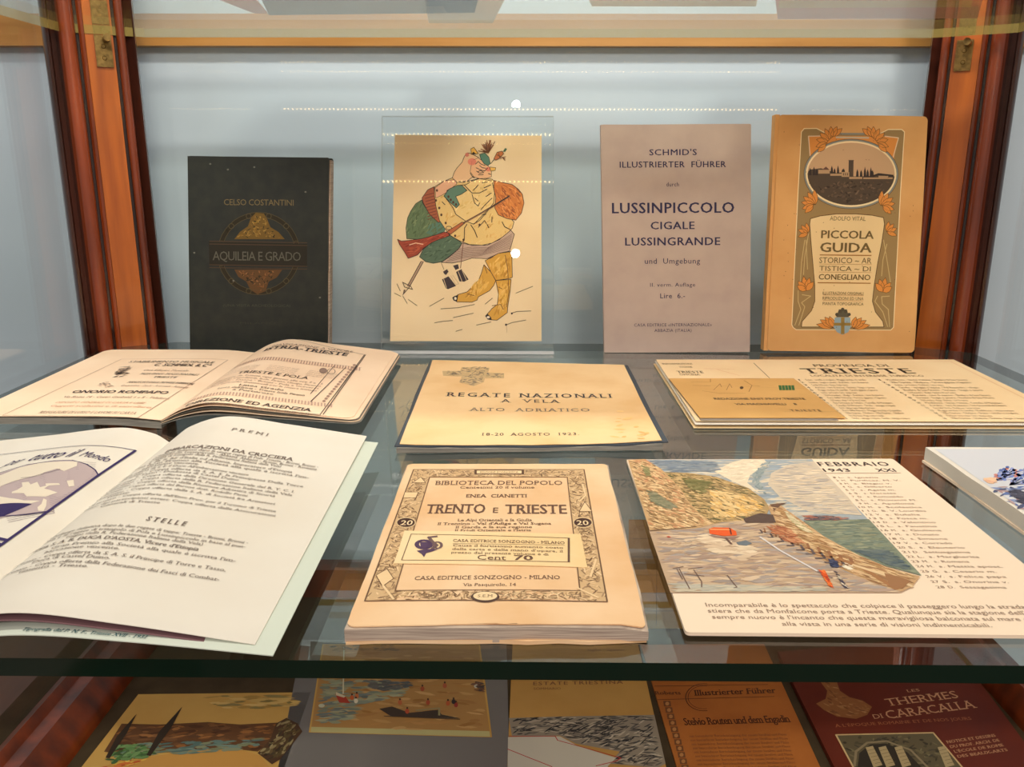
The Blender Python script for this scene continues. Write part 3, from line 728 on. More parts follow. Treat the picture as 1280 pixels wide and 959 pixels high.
for a in (('ADOLFO VITAL', 1037, 275.6, 1081.7, 276, 5.6, .0), ('PICCOLA', 1026, 297.8, 1091.8, 298.4, 10.5, .035), ('GUIDA', 1024.7, 314.8, 1089, 315.6, 12.5, .04), ('STORICO ~ AR', 1023.7, 328.8, 1089, 329.4, 7.6, .004), ('TISTICA ~ DI', 1023.7, 338.4, 1088, 339.2, 6.5, .004), ('CONEGLIANO', 1023, 349.4, 1087.6, 350, 7.2, .03), ('ILLUSTRAZIONI ORIGINALI', 1028, 368.2, 1079, 368.8, 4, .0), ('RIPRODUZIONI ED UNA', 1028, 374.6, 1079, 375.2, 4, .0), ('PIANTA TOPOGRAFICA', 1028, 381.3, 1079, 382, 4, .0)):
    p.text(a[0], *a[1:6], TX, bold=a[6], L=40)
for y, x0, x1, wd in ((292, 328, 712, .0007), (500, 312, 706, .0007), (360, 322, 716, .0002), (420, 322, 712, .0002), (592, 350, 655, .0002), (632, 350, 650, .0002)): p.line([Dc((x0, y)), Dc((x1, y+4))], wd, (176, 116, 52), 40)
for i in range(60):
    q = Dc((random.uniform(30, 1040), random.uniform(-700, 940)))
    if 960 < q[0] < 1142 and 150 < q[1] < 435: p.ell(q, .5, .5, (120, 76, 40), 42, n=6)
p.done('printed_cover', t)

# ================================================================== items lying on the main shelf
def prof(pts):
    def f(s):
        s = max(pts[0][0], min(pts[-1][0], s))
        for i in range(len(pts)-1):
            if s <= pts[i+1][0]:
                p0 = pts[max(0, i-1)]; p1 = pts[i]; p2 = pts[i+1]; p3 = pts[min(len(pts)-1, i+2)]
                u = (s-p1[0])/(p2[0]-p1[0]); d = p2[0]-p1[0]
                m1 = (p2[1]-p0[1])/max(1e-6, p2[0]-p0[0])*d; m2 = (p3[1]-p1[1])/max(1e-6, p3[0]-p1[0])*d
                return (2*u**3-3*u*u+1)*p1[1]+(u**3-2*u*u+u)*m1+(-2*u**3+3*u*u)*p2[1]+(u**3-u*u)*m2
        return pts[-1][1]
    return f
def page(xa, xb, ya, yb, pr_, pr2=None, skew=0.0):
    f = prof(pr_); g = prof(pr2) if pr2 else f
    return Surf(lambda s, t_: Vector((xa+(xb-xa)*s+skew*t_, ya+(yb-ya)*t_, f(s)*(1-t_)+g(s)*t_)))
TXT = (112, 98, 90)

# --- regatta programme booklet (front left, open at the prizes page)
XG, X1, Y0, Y1 = -0.173, -0.0755, 0.214, 0.396
t = thing('open_booklet', 'open ivory regatta booklet showing the prize list page and a globe drawing, at front left', 'booklet', (XG, (Y0+Y1)/2, 0))
R1 = [(0, .0055), (.1, .0130), (.3, .0172), (.6, .0140), (1, .0076)]
R1f = [(0, .0060), (.1, .0140), (.3, .0196), (.6, .0158), (1, .0098)]
pgR = page(XG, X1, Y0, Y1, R1, R1f)
L1 = [(0, .0050), (.4, .0095), (.75, .0135), (.92, .0105), (1, .0055)]
pgL = page(XG-0.0975, XG, Y0, Y1, L1)
slab('right_page', pgR, 0.0002, M['white'], t, n=60, k=12, down=(0, 0, -1))
slab('left_page', pgL, 0.0002, M['white'], t, n=60, k=12, down=(0, 0, -1))
slab('middle_leaf', page(XG, X1-0.001, Y0-0.0008, Y1-0.002, [(0, .0048), (.1, .0118), (.3, .0152), (.6, .0124), (1, .0068)]), 0.0002, M['plum'], t, n=40, k=4, down=(0, 0, -1))
R4 = [(0, .0030), (.12, .0095), (.3, .0126), (.6, .0108), (1, .0066)]
pgB = page(XG, X1+0.0062, Y0-0.0040, Y1-0.004, R4, [(a, b+.0012) for a, b in R4])
o = slab('back_leaf', pgB, 0.0003, M['blue'], t, n=50, k=6, down=(0, 0, -1)); o['label'] = 'pale blue-green back leaf with a printed imprint'
slab('left_leaves', page(XG-0.0975, XG, Y0, Y1-0.001, [(0, .0045), (.5, .0085), (.8, .0110), (1, .0045)]), 0.0035, M['greypages'], t, n=22, k=4, down=(0, 0, -1))
p = Print(pgR, base=2.5e-4, serif=True)
def row(pr_, txt, s0, s1, anchor, h, col=TXT, bold=.004, shear=0.0, space=1.0):
    _, tt = pr_.st(anchor); _, t2 = pr_.st((anchor[0], anchor[1]-h)); pr_.text_st(txt, s0, tt, s1, tt, t2-tt, col, bold, shear, space, 3)
sP0, _ = p.st((286.5, 540)); sP1, _ = p.st((337, 543))
row(p, 'P R E M I', sP0, sP1, (310, 541.5), 3.6)
row(p, 'IMBARCAZIONI DA CROCIERA', .17, .75, (262, 561.5), 4, bold=.02)
X0_, X1_ = .11, .87
lines = [('Challenge definitivo dopo le cinque regate di Pola: Trieste - Brioni, Brioni -', .14, .87, 565.2), ('Lussinpiccolo, Lussinpiccolo - Abbazia, Abbazia - Brioni, Brioni - Ravenna', .14, .87, 568.4), ('e regata di triangolo della R. Federazione Italiana della Vela)', .14, .72, 571.6),
 ('Coppa S. M. IL RE d\'Italia ed Albania, Imperatore d\'Etiopia', .06, .78, 576.4), ('Gran Premio alla Società alla quale è iscritta l\'im-', .16, .86, 580.2), ('barcazione vincente.', .15, .40, 583.8),
 ('Coppa offerta da S. E. il Duce: All\'imbarcazione vincente', .06, .62, 588.0), ('I premio - Coppa offerta da S. A. S. la Principessa Della Torre', .08, .86, 592.4), ('e Tasso - Duchessa di Castel Duino', .17, .60, 596.2),
 ('II premio - Coppa offerta dalla Direzione Generale del R. Y. C. I.', .08, .84, 600.8), ('III premio - Coppa offerta dalla R. Federazione Italiana della Vela', .08, .84, 605.4), ('IV premio - Coppa offerta dalla Riunione Adriatica di Sicurtà', .08, .78, 610.0), ('V premio - Coppa offerta del Barone dott. Rodolfo Parisi', .08, .68, 614.8), ('VI premio - Coppa offerta dalla S. A. di Società fra Armatori', .08, .80, 620.0), ('Trieste.', .14, .24, 624.0),
 ('VII premio - Coppa offerta dall\'Ente Prov. per il Turismo di Trieste', .08, .82, 629.0), ('Premio dei partecipanti esteri: Coppa offerta dalle Assicurazioni', .06, .83, 634.6), ('Generali di Trieste', .17, .40, 639.6)]
for a, b, c_, y in lines: row(p, a, b, c_, (262, y), 2.9)
sS0, _ = p.st((180, 653)); sS1, _ = p.st((234, 655))
row(p, 'S T E L L E', sS0, sS1, (205, 654.5), 6, bold=.03)
lines2 = [('(Challenge definitiva dopo le due regate di tappe: Trieste - Brioni, Brioni -', .08, .80, 662.6, 3.6), ('Pola e le regate di triangolo di Pola e Lussinpiccolo in base al pun-', .08, .80, 668.0, 3.6), ('teggio della R. Federazione Italiana della Vela)', .18, .66, 673.0, 3.6),
 ('Coppa S. A. R. DUCA D\'AOSTA, Vicere d\'Etiopia', .06, .66, 680.4, 4.6), ('Gran Premio alla Società alla quale è iscritta l\'im-', .17, .80, 687.6, 4), ('barcazione vincente.', .16, .42, 693.2, 4),
 ('I premio - Coppa offerta da S. A. S. il Principe di Torre e Tasso,', .06, .79, 701.4, 4.3), ('Duca di Castel Duino.', .16, .42, 707.0, 4.3), ('II premio - Coppa offerta dalla Federazione dei Fasci di Combat-', .06, .79, 714.6, 4.5), ('timento - Trieste.', .15, .38, 720.4, 4.5)]
for a, b, c_, y, h in lines2: row(p, a, b, c_, (185, y), h, bold=.02 if 'DUCA' in a else .006)
p.done('lettering', t)
p = Print(pgB, base=2.5e-4, serif=True)
p.text('Tipografia del P. N. F., Trieste XVII - 1931', 24, 793, 186, 796, 4.2, (40, 84, 90), bold=.015, shear=.25)
o = p.done('imprint', t)
# globe picture on the left page
Gc = lambda q: (q[0]/5.995, 540+q[1]/5.995)
p = Print(pgL, base=2.5e-4, tr=Gc); NV = (52, 40, 90); GR = (184, 166, 166); CW = (226, 214, 194)
gl_ = [(-25, 340), (0, 312), (200, 252), (400, 222), (540, 220), (650, 250), (710, 290), (735, 332), (600, 428), (360, 600), (40, 640), (-25, 660)]
p.poly(gl_, GR, 0)
for i in range(34):
    y = 240+i*13; p.line([(-100+i*6, y+90), (300+i*4, y+20), (720-i*3-max(0, i-8)*14, y-5)], .00022, (140, 124, 136), 1) if y < 600 else None
for q in ([(-25, 360), (0, 332), (150, 272), (300, 238), (580, 230), (575, 260), (480, 300), (430, 280), (330, 310), (300, 330), (170, 357), (90, 380), (10, 412), (-25, 440)], [(90, 455), (130, 440), (170, 415), (165, 385), (215, 380), (230, 400), (280, 380), (300, 420), (380, 400), (330, 430), (430, 460), (340, 492), (200, 490), (180, 466), (90, 466)], [(500, 372), (550, 365), (556, 410), (515, 416)], [(325, 505), (350, 515), (345, 560), (325, 600), (285, 596), (280, 570), (310, 545)], [(340, 392), (440, 390), (450, 402), (345, 410)], [(-25, 492), (0, 490), (70, 502), (180, 520), (300, 522), (230, 542), (0, 546), (-25, 550)]): p.poly(q, CW, 3)
p.poly([(-25, 560), (0, 548), (100, 540), (240, 546), (140, 590), (20, 640), (-25, 640)], NV, 4)
p.line([(-25, 345), (0, 312), (200, 252), (400, 222), (540, 218), (650, 248), (712, 290), (738, 334)], .0006, NV, 5)
p.line([(-25, 190), (0, 175), (250, 145), (500, 116), (760, 108), (900, 122), (1015, 143)], .0005, NV, 5)
p.line([(1015, 143), (735, 330), (360, 600), (65, 812), (-60, 900)], .0010, NV, 5)
p.poly([(-100, 785), (0, 796), (70, 812), (50, 828), (-100, 805)], NV, 5); p.poly([(-100, 830), (0, 838), (20, 848), (-20, 868), (-100, 855)], NV, 5)
p.line([(160, 350), (230, 345), (300, 325), (400, 300), (450, 284)], .0004, (120, 104, 116), 5)
p.line([(0, 640), (200, 625), (350, 602)], .0006, NV, 5)
p.tr = Gc
p.text('per', 20, 262, 140, 240, 46, NV, bold=.01, shear=.45, level=False); p.text('tutto il', 205, 222, 560, 188, 50, NV, bold=.01, shear=.45, level=False); p.text('Mondo', 590, 184, 800, 232, 46, NV, bold=.01, shear=.45, level=False)
p.done('globe_print', t)

# --- shipping guide (back left, open)
XG2, XR2, XL2 = -0.1945, -0.0905, -0.303
Y2, Y3 = 0.436, 0.602
t = thing('open_booklet', 'open cream shipping guide with advertisements, in front of the black book', 'booklet', (XG2, (Y2+Y3)/2, 0))
q1 = [(0, .0050), (.12, .0115), (.27, .0150), (.55, .0118), (1, .0062)]
pR = page(XG2, XR2, Y2, Y3, q1)
pL = page(XL2, XG2, Y2, Y3, [(0, .0066), (.1, .0068), (.8, .0068), (1, .0050)])
def rounded(name, sfc, th, m, n=48, k=14, side='R', r=.06):
    # rounds only the outer corners: warp s near the ends of t
    def f(s, t_):
        q = min(t_, 1-t_)
        rt = r*.65
        ins = r*(1-math.sqrt(max(0, 1-(1-max(0, q)/rt)**2))) if q < rt else 0
        return sfc.f(s*(1-ins) if side == 'R' else ins+s*(1-ins), t_)
    s2 = Surf(f)
    V, Fc = [], []; ts = [0, .002, .006, .014, .026, .04]+[i/k for i in range(1, k)]+[.96, .974, .986, .994, .998, 1]
    ts = sorted(set(ts))
    for dz in (0, -th):
        for t_ in ts:
            for i in range(n+1): V.append(s2.f(i/n, t_)+Vector((0, 0, dz)))
    w_ = n+1; R = len(ts); nv = R*w_
    for j in range(R-1):
        for i in range(n):
            a = j*w_+i; Fc += [(a, a+1, a+1+w_, a+w_), (nv+a, nv+a+w_, nv+a+1+w_, nv+a+1)]
    for i in range(n): Fc.append((i, nv+i, nv+i+1, i+1)); a = (R-1)*w_+i; Fc.append((a, a+1, nv+a+1, nv+a))
    for j in range(R-1): a = j*w_; Fc.append((a, a+w_, nv+a+w_, nv+a)); a += n; Fc.append((a, nv+a, nv+a+w_, a+w_))
    return link(name, V, Fc, m, t)
rounded('right_page', pR, .0002, M['peach'])
rounded('left_page', pL, .0003, M['peach'], side='L')
def pagestack(dx, k, dy):
    return page(XG2, XR2+dx, Y2+dy, Y3+dy, [(a, b*k) for a, b in q1])
rounded('second_leaf', pagestack(.0025, .90, -.0008), .0002, M['peach'])
rounded('third_leaf', pagestack(.003, .80, -.0004), .0002, M['greypages'])
rounded('fourth_leaf', pagestack(.0035, .70, -.0010), .0002, M['peach'])
rounded('right_cover', page(XG2, XR2+.004, Y2-.001, Y3-.001, [(a, b*.58) for a, b in q1]), .0004, M['greypages'])
rounded('left_leaves', page(XL2-.001, XG2, Y2-.0005, Y3-.0005, [(0, .0058), (.75, .0056), (1, .0036)]), .0034, M['greypages'], side='L')
p = Print(pR, base=2.5e-4, serif=True); T2 = (70, 60, 58); T3 = (150, 124, 108)
p.line([(224, 513), (400, 519), (455.5, 444), (333, 431.5)], .0005, T2, 2); p.line([(226, 511), (330, 433)], .0003, T3, 2); p.line([(404, 518.5), (457, 444)], .0005, T2, 2)
p.text('NAVIGAZIONE A VAPORE', 340, 433.5, 440, 442, 2.4, T3, L=3)
p.text('ISTRIA-TRIESTE', 330, 438.6, 432, 447.4, 4.6, T2, bold=.03)
sA = p.st((300, 452)); sB = p.st((440, 456))
_, tb = p.st((380, 451.5)); _, tb2 = p.st((380, 455.5))
for i in range(46):
    s = .06+i*.0175; p.line_st([(s, tb), (s+.012, tb2)], .0009, (196, 160, 140), 2)
p.line_st([(.05, tb), (.86, tb)], .0003, T3, 3); p.line_st([(.05, tb2), (.86, tb2)], .0003, T3, 3)
for c0, c1 in ((.10, .28), (.34, .52), (.58, .76)):
    for k_ in range(5):
        _, tt = p.st((350, 459+k_*1.7)); p.text_st(random.choice(['Servizio giornaliero celere', 'Linea postale accelerata', 'Linea del Quarnero settim.', 'Corse festive per Grado']), c0, tt, c1, tt, .008, T3, .002, L=3)
def prow(txt, s0, s1, y, h, col=T2, bold=.01, pr_=None, x=340):
    q = pr_ or p
    _, tt = q.st((x, y)); _, t2 = q.st((x, y-h)); q.text_st(txt, s0, tt, s1, tt, t2-tt, col, bold, 0, 1, 3)
prow('TRIESTE E POLA', .20, .62, 469, 3.6)
for k_, tx in enumerate(('Partenze da Trieste ogni giorno alle ore 7 e 15', 'toccando Capodistria, Isola, Pirano, Umago, Parenzo', 'Rovigno - Fasana - Brioni - Pola e viceversa', 'Linee turistiche domenicali per la riviera istriana')): prow(tx, .10, .72, 473.5+k_*3.2, 2.0, T3, .004)
prow('Linea Grado', .30, .55, 487.5, 2.6); prow('Linea dell\'Istria - Trieste Isola Pirano', .2, .68, 491, 2.4); prow('a Portorose', .30, .52, 494.2, 2.4)
_, tb = p.st((340, 497)); _, tb2 = p.st((340, 501))
for i in range(46):
    s = .06+i*.0175; p.line_st([(s, tb), (s+.012, tb2)], .0009, (200, 166, 146), 2)
prow('DIREZIONE ED AGENZIA', .12, .78, 507.2, 4.2, x=322, bold=.02); prow('RIVA MANDRACCHIO - PALAZZO DEL LLOYD - TELEF. 40-91', .12, .78, 512, 2.2, T3, x=322)
p.line([(388, 503), (432, 460)], .0005, T2, 3); p.line([(415, 499), (446, 458)], .0004, T2, 3); p.line([(418, 457.5), (388, 493)], .0004, T2, 3)
for i in range(16):
    u = i/15; p.ell((405+u*38, 502-u*45), 2.2, 1.4, (184, 150, 130), 2, n=8)
p.ell((404, 464), 5, 3.5, (150, 124, 110), 3, n=12); p.ell((414, 465), 5, 3.5, (120, 100, 92), 4, n=12, line=.0004)
p.done('right_page_print', t)
p = Print(pL, base=2.5e-4, serif=True)
p.line([(152, 449.5), (285, 450.5), (172, 523), (3, 520), (152, 449.5)], .0004, (176, 150, 128), 2)
for tx, x0, x1, y, h, cc, b in (('STABILIMENTO MUSICALE', 159, 267, 454.3, 2.3, T2, .0), ('C. SCHMIDL & C°', 190, 262, 458.6, 3.2, T2, .03), ('Casa Editrice Musicale', 178, 235, 464.5, 2, T3, 0), ('PIAZZA GRANDE - PALAZZO MUNICIPALE 2', 173, 248, 469.5, 2.2, T2, 0), ('TRIESTE', 190, 220, 473, 2.2, T2, 0), ('PIANOFORTI DELLE PRIMARIE FABBRICHE', 156, 243, 480.5, 2.2, T2, 0), ('Grammofoni - Dischi - Armonium - Autopiani', 148, 236, 484.8, 2.2, T3, 0), ('ONORIO ROMPAPO', 87, 209, 492.5, 3.6, T2, .03), ('Via Roma 14 - Corso Garibaldi 6 e 8 - Telefono', 75, 212, 499, 2.4, T3, .0), ('DEPOSITO GENERALE DI CARTA E LIBRI', 68, 180, 505, 2.2, (206, 160, 130), .0), ('Oggetti scolastici e di cancelleria', 60, 190, 510, 2.2, (206, 160, 130), 0), ('RILEGATURE DI LUSSO E LAVORI SU CARTA', 46, 170, 518, 3, T3, .01)):
    p.text(tx, x0, y, x1, y, h, cc, bold=b)
p.dabs([(135, 473), (146, 460), (168, 458), (160, 472)], [(80, 68, 62), (120, 104, 94), (60, 50, 46)], 46, .005, .0012, 40, 3, .6)
p.dabs([(118, 486), (124, 478), (148, 478), (142, 486)], [(176, 150, 130), (150, 126, 110)], 20, .004, .0008, 0, 3, 1)
p.done('left_page_print', t)

# --- regatta programme 1923
def lying(name, label, cat, z, q, group=None):
    sfc = flat(z, *q); c_ = sfc.f(.5, .5)
    return sfc, thing(name, label, cat, (c_.x, c_.y, 0 if z < .1 and z > -.05 else z), group)
sf, t = lying('programme', 'cream regatta programme dated August 1923 with dark blue-grey cover edges', 'booklet', .0046, ((540, 450), (782, 456), (829, 552), (498, 555)))
g0 = sf.f
_sag = lambda s, t_: g0(s, t_)+Vector((0, 0, -.0010*math.sin(math.pi*s)*(1-t_)+.0008*(s > .85)*(s-.85)/.15*(1-t_)))
sf = Surf(_sag)
slab('title_sheet', sf, .0003, M['regate'], t, n=16, k=6, wob=.006, grow=(-.004, -.008, 0, 0))
slab('blue_cover', sf, .0006, M['bluecover'], t, grow=(.012, .014, .006, .008), n=16, k=6, top=-.0006, wob=.008, seed=2)
slab('page_block', sf, .0006, M['greypages'], t, grow=(.0, .0, .012, 0), down='ground', top=-.0013, n=16, k=4, wob=.01, seed=5)
p = Print(sf, serif=True)
K = (60, 56, 60)
p.text('REGATE', 557, 496, 637.5, 496.5, 5.2, K, bold=.02, space=1.3); p.text('NAZIONALI', 648.5, 497, 766, 497.5, 5.2, K, bold=.02, space=1.3)
p.text('A  VELA', 625, 503.6, 700.5, 503.6, 4.2, K, bold=.01, space=1.3); p.text('ALTO  ADRIATICO', 586, 514, 737.5, 514.5, 4.2, (120, 108, 96), space=1.2); p.text('18-20  AGOSTO  1923.', 602, 544.5, 724, 544.5, 3.6, K, bold=.01, space=1.15)
p.poly([(553, 464), (575, 464), (577, 459.5), (612, 460), (610, 466), (630, 467), (630, 473), (606, 473), (605, 478), (592, 483), (575, 478), (577, 471), (554, 470)], (206, 178, 132), 2)
p.dabs([(553, 464), (575, 464), (577, 459), (594, 456), (612, 460), (610, 466), (631, 467), (631, 473), (606, 473), (604, 478), (592, 483), (573, 479), (577, 471), (554, 470)], [(84, 82, 84), (110, 104, 98), (224, 196, 150), (96, 92, 92)], 190, .0035, .0009, 0, 3, 1.2)
p.dabs([(770, 500), (825, 550), (760, 548), (770, 520)], [(236, 196, 130), (228, 184, 118)], 16, .006, .003, 0, 2, 1)
p.done('lettering', t)

# --- Trento e Trieste
sf, t = lying('old_booklet', 'old cream booklet on Trento and Trieste with ornamental border and price slip, at front centre', 'booklet', .0055, ((510, 580), (758, 580), (808, 781), (433, 783)))
g1 = sf.f; sf = Surf(lambda s, t_: g1(s, t_)+Vector((0, 0, .0006*math.sin(s*3.1)*(1-t_)-.0012*max(0, s-.93)/.07*max(0, .12-t_)/.12)))
slab('cover', sf, .0004, M['trento'], t, n=14, k=16, r=.025, wob=.006, seed=11)
slab('page_block', sf, .0006, M['pages'], t, down='ground', top=-.0006, n=10, k=6, grow=(.004, .008, .008, 0), wob=.008, seed=12)
slab('back_cover', sf, .0002, M['trento'], t, down='ground', top=-.0046, n=10, k=6, grow=(.006, .012, .012, .002), wob=.01, seed=13)
p = Print(sf, serif=True); BR_ = (110, 82, 60)
ob = [(517, 587.5), (730, 587.5), (759, 753), (456, 752)]; ib = [(537, 597), (709, 597), (725, 739), (494, 739)]
OB = [p.st(q) for q in ob]; IB = [p.st(q) for q in ib]
for i in range(4):
    j = (i+1) % 4; p.poly_st([OB[i], OB[j], IB[j], IB[i]], (206, 172, 128), 0)
for i in range(4):
    j = (i+1) % 4; reg = [ob[i], ob[j], ib[j], ib[i]]
    p.dabs(reg, [(150, 120, 88), (226, 192, 146), (168, 136, 100), (124, 96, 70), (232, 200, 156)], 430, .0034, .0006, 30 if i % 2 else 0, 1, 1.6)
p.line_st(OB, .0005, BR_, 17, closed=True); p.line_st(IB, .0004, BR_, 17, closed=True)
for q in ((507.5, 654), (728.5, 654)):
    p.ell(q, 12.5, 6.8, (214, 184, 140), 18); p.ell(q, 11, 5.6, (70, 46, 40), 19); p.text('20', q[0]-7.5, q[1]+3.2, q[0]+7.5, q[1]+3.2, 6.2, (236, 208, 164), bold=.02, L=21)
p.poly([(593, 588), (655, 588), (655, 593.5), (593, 593.5)], (96, 70, 54), 18); p.poly([(596, 589), (652, 589), (652, 592.6), (596, 592.6)], (236, 206, 160), 19); p.text('EDIZIONE ECONOMICA', 600, 592, 648, 592, 2.2, BR_, L=21)
p.ell((606.5, 747), 18, 7, (84, 62, 52), 18); p.ell((606.5, 746), 15, 5.4, (236, 208, 164), 19); p.text('S.E.M', 597, 747.5, 616, 747.5, 3.4, BR_, bold=.01, L=21)
for q in ([(516, 604), (526, 597), (532, 604)], [(506, 616), (523, 616), (520, 623), (504, 623)], [(724, 640), (731, 628), (740, 640)], [(470, 720), (484, 712), (492, 724), (478, 734)]):
    p.poly(q, (232, 200, 154), 18); p.line(q, .0003, BR_, 19, closed=True)
for q in ([(478, 732), (492, 750)], [(722, 736), (748, 748)], [(745, 700), (738, 722)], [(728, 606), (732, 620), (724, 628)]): p.line(q, .0008, (232, 200, 154), 19)
TB = (104, 76, 62)
for a in (('BIBLIOTECA DEL POPOLO', 543, 606.5, 703, 606.5, 5.4, 0), ('Centesimi 20 il volume', 575, 611, 668, 611, 3.2, .004), ('ENEA  CIANETTI', 582.5, 622.2, 659, 622.2, 4.2, .02), ('TRENTO', 531.5, 642, 606, 642, 12, .035), ('E', 616, 641.5, 622.5, 641.5, 7, .03), ('TRIESTE', 631, 642.5, 709, 642.5, 12, .035), ('Le Alpi Orientali e la Giulia', 571.5, 652, 665, 652, 3.2, .015), ('Il Trentino - Val d\'Adige e Val Sugana', 546.5, 656.5, 689, 656.5, 3.2, .015), ('Il Garda e la sua regione', 569, 660.6, 665, 660.6, 2.9, .015), ('Il Friuli Orientale e l\'Istria', 568, 664.6, 664, 664.6, 2.8, .015), ('CASA EDITRICE SONZOGNO - MILANO', 518, 725, 700, 725, 5, .002), ('Via Pasquirolo, 14', 578, 733, 645, 733, 3.8, .01)):
    p.text(a[0], *a[1:6], TB, bold=a[6])
p.done('printed_cover', t)
sl = Surf(sf.f); LQ = [sf.inv(*q) for q in ((505.5, 664.6), (725, 669), (734, 710.5), (492.5, 705.5))]
def slipf(s, t_):
    a, b, c_, d = LQ
    S = (d[0]*(1-s)+c_[0]*s)*(1-t_)+(a[0]*(1-s)+b[0]*s)*t_; T = (d[1]*(1-s)+c_[1]*s)*(1-t_)+(a[1]*(1-s)+b[1]*s)*t_
    return sf.f(S, T)+Vector((0, 0, .0004))
sl = Surf(slipf)
slip = o = slab('price_slip', sl, .0002, M['cream'], t, n=8, k=3, wob=.008, seed=21); o['label'] = 'pale paper price slip pasted across the cover'
p = Print(sl, serif=True)
p.line([(514, 668), (711, 673), (711, 703), (502, 700.6)], .0003, TB, 2, closed=True); p.line([(711, 673), (711, 703)], .0008, TB, 3)
p.line([(566, 680), (706, 682)], .0002, TB, 2)
for a in (('CASA EDITRICE SONZOGNO - MILANO', 566, 678.4, 706, 680, 3.6, 0), ('Causa il fortissimo aumento costo', 566, 684.2, 704, 685.6, 2.9, 0), ('della carta e della mano d\'opera, il', 565, 688.6, 704, 690.2, 2.9, 0), ('prezzo del presente volume è di', 564, 693, 686, 694, 2.9, 0), ('Cent', 596.5, 700, 632.5, 700.4, 6.2, 0), ('70', 642.5, 700.4, 666.5, 700.6, 6.2, .04)):
    p.text(a[0], *a[1:6], TB, bold=a[6])
pu = (84, 62, 92)
p.ell((530, 681), 9, 5, pu, 3, line=.0016, n=20); p.poly([(525, 678), (537, 678), (540, 685), (526, 685)], pu, 3)
p.line([(546, 671), (536, 672), (540, 677), (546, 682), (540, 687)], .0013, (110, 88, 90), 4); p.ell((547, 682), 5, 4, (120, 96, 96), 4, line=.001, n=14)
p.poly([(521, 689), (533, 687), (548, 687), (540, 690), (533, 692), (530, 697), (527, 693)], pu, 5)
p.done('slip_print', t).parent = slip

# --- Provincia di Trieste sheet and the postcard on it
sf, t = lying('brochure', 'wide cream tourist sheet headed Provincia di Trieste, in front of the orange guide', 'brochure', .0040, ((820, 449.5), (1192, 449.5), (1352, 527), (870, 526)))
slab('top_sheet', sf, .0003, M['card'], t, n=4, k=4)
slab('middle_sheet', sf, .0003, M['white'], t, n=4, k=4, grow=(.004, 0, .018, .0), top=-.0012)
slab('bottom_sheet', sf, .0004, M['cream'], t, n=4, k=4, grow=(.008, 0, .02, .0), top=-.0030)
p = Print(sf, serif=True); KB = (74, 62, 52); KG = (140, 112, 84)
p.text('PROVINCIA DI', 1017.5, 458.6, 1112.7, 458.6, 3.0, KB, bold=.01); p.text('TRIESTE', 1006.5, 467, 1145.5, 467, 6.6, KB, bold=.03, space=1.2); p.text('LOCALITÀ DI INTERESSE TURISTICO', 1014, 471, 1156, 471, 2.2, KG)
p.line([(942, 454), (962, 473)], .0004, KB, 3)
p.text('TRIESTE', 847, 466.6, 880, 466.6, 2.8, KB, bold=.01); p.text('STAZIONE', 850, 460, 866, 460, 2.2, KG); p.text('OPICINA', 850, 469.5, 876, 469.5, 2, KG); p.text('INFORMAZIONI', 828, 456, 866, 456, 2, KG)
p.line([(880, 461), (918, 462)], .0003, (214, 140, 110), 3); p.line([(896, 462), (925, 470)], .0003, (214, 140, 110), 3)
p.line([(1168, 452), (1188, 452), (1290, 503)], .0003, (214, 150, 100), 3)
words = ['Castello di Miramare', 'Grotta gigante a Sgonico', 'Faro della Vittoria', 'Basilica di San Giusto', 'Villa Opicina - Obelisco', 'Muggia vecchia e il castello', 'Duino - castello e scogliera', 'Sistiana - bagni e pineta', 'Monfalcone - terme romane', 'Aurisina - cave di marmo', 'Val Rosandra - rifugio', 'San Giovanni al Timavo', 'Grado - spiaggia e laguna']
for k_ in range(16):
    u = k_/15; y = 476+u*48
    for (xa, xb, ya), (xc, xd, yc) in (((1004, 1083, 476), (1062, 1138, 524)), ((1105, 1210, 476), (1186, 1283, 525))):
        x0 = xa+(xc-xa)*u; x1 = xb+(xd-xb)*u
        if k_ % 3 == 2: x1 = x0+(x1-x0)*.62
        p.text(random.choice(words)+' - '+random.choice(words), x0+4, y, x1, y, 1.9, KG, .002); p.text(str(k_+1), x0-6, y, x0-2, y, 1.9, KB)
p.done('lettering', t)
sf2 = flat(.0052, (836, 473), (992, 473), (1057, 522), (875, 522)); c = sf2.f(.5, .5)
t2 = thing('postcard', 'buff stamped postcard lying on the left of the wide tourist sheet', 'postcard', (c.x, c.y, .0041))
slab('card', sf2, .0004, M['post'], t2); slab('under_card', sf2, .0003, M['greycover'], t2, top=-.0007, grow=(0, -.06, .03, 0))
p = Print(sf2); 
p.text('REDAZIONE ENIT.PROV.TRIESTE', 893.7, 500, 1007.8, 500, 2.6, KB, .02); p.text('VIA MACHIAVELLI    8', 919.7, 506.5, 997, 506.5, 2.4, KB, .015); p.text('TRIESTE', 989, 514.5, 1027.5, 514.5, 2.4, KB, space=1.3); p.line([(980, 515), (1048, 515)], .0002, KG, 2)
for i in range(5): p.poly([(973+i*4, 482), (976.4+i*4, 482), (977.6+i*4, 488), (974.2+i*4, 488)], (60, 110, 60), 3)
for q in ([(864, 478), (888, 478), (888, 474)], [(866, 482), (888, 483)], [(892, 488), (900, 480), (902, 484)], [(908, 488), (912, 480), (915, 485)], [(878, 489), (900, 492), (932, 492)], [(930, 476), (940, 482), (936, 490)], [(920, 474), (950, 474)], [(940, 482), (950, 483)]): p.line(q, .0004, (160, 116, 66), 2)
p.ell((927, 485), 2.4, 1.8, (90, 70, 50), 3, n=10); p.line([(880, 482), (1005, 486)], .0002, (180, 136, 84), 2)
p.done('lettering', t2)

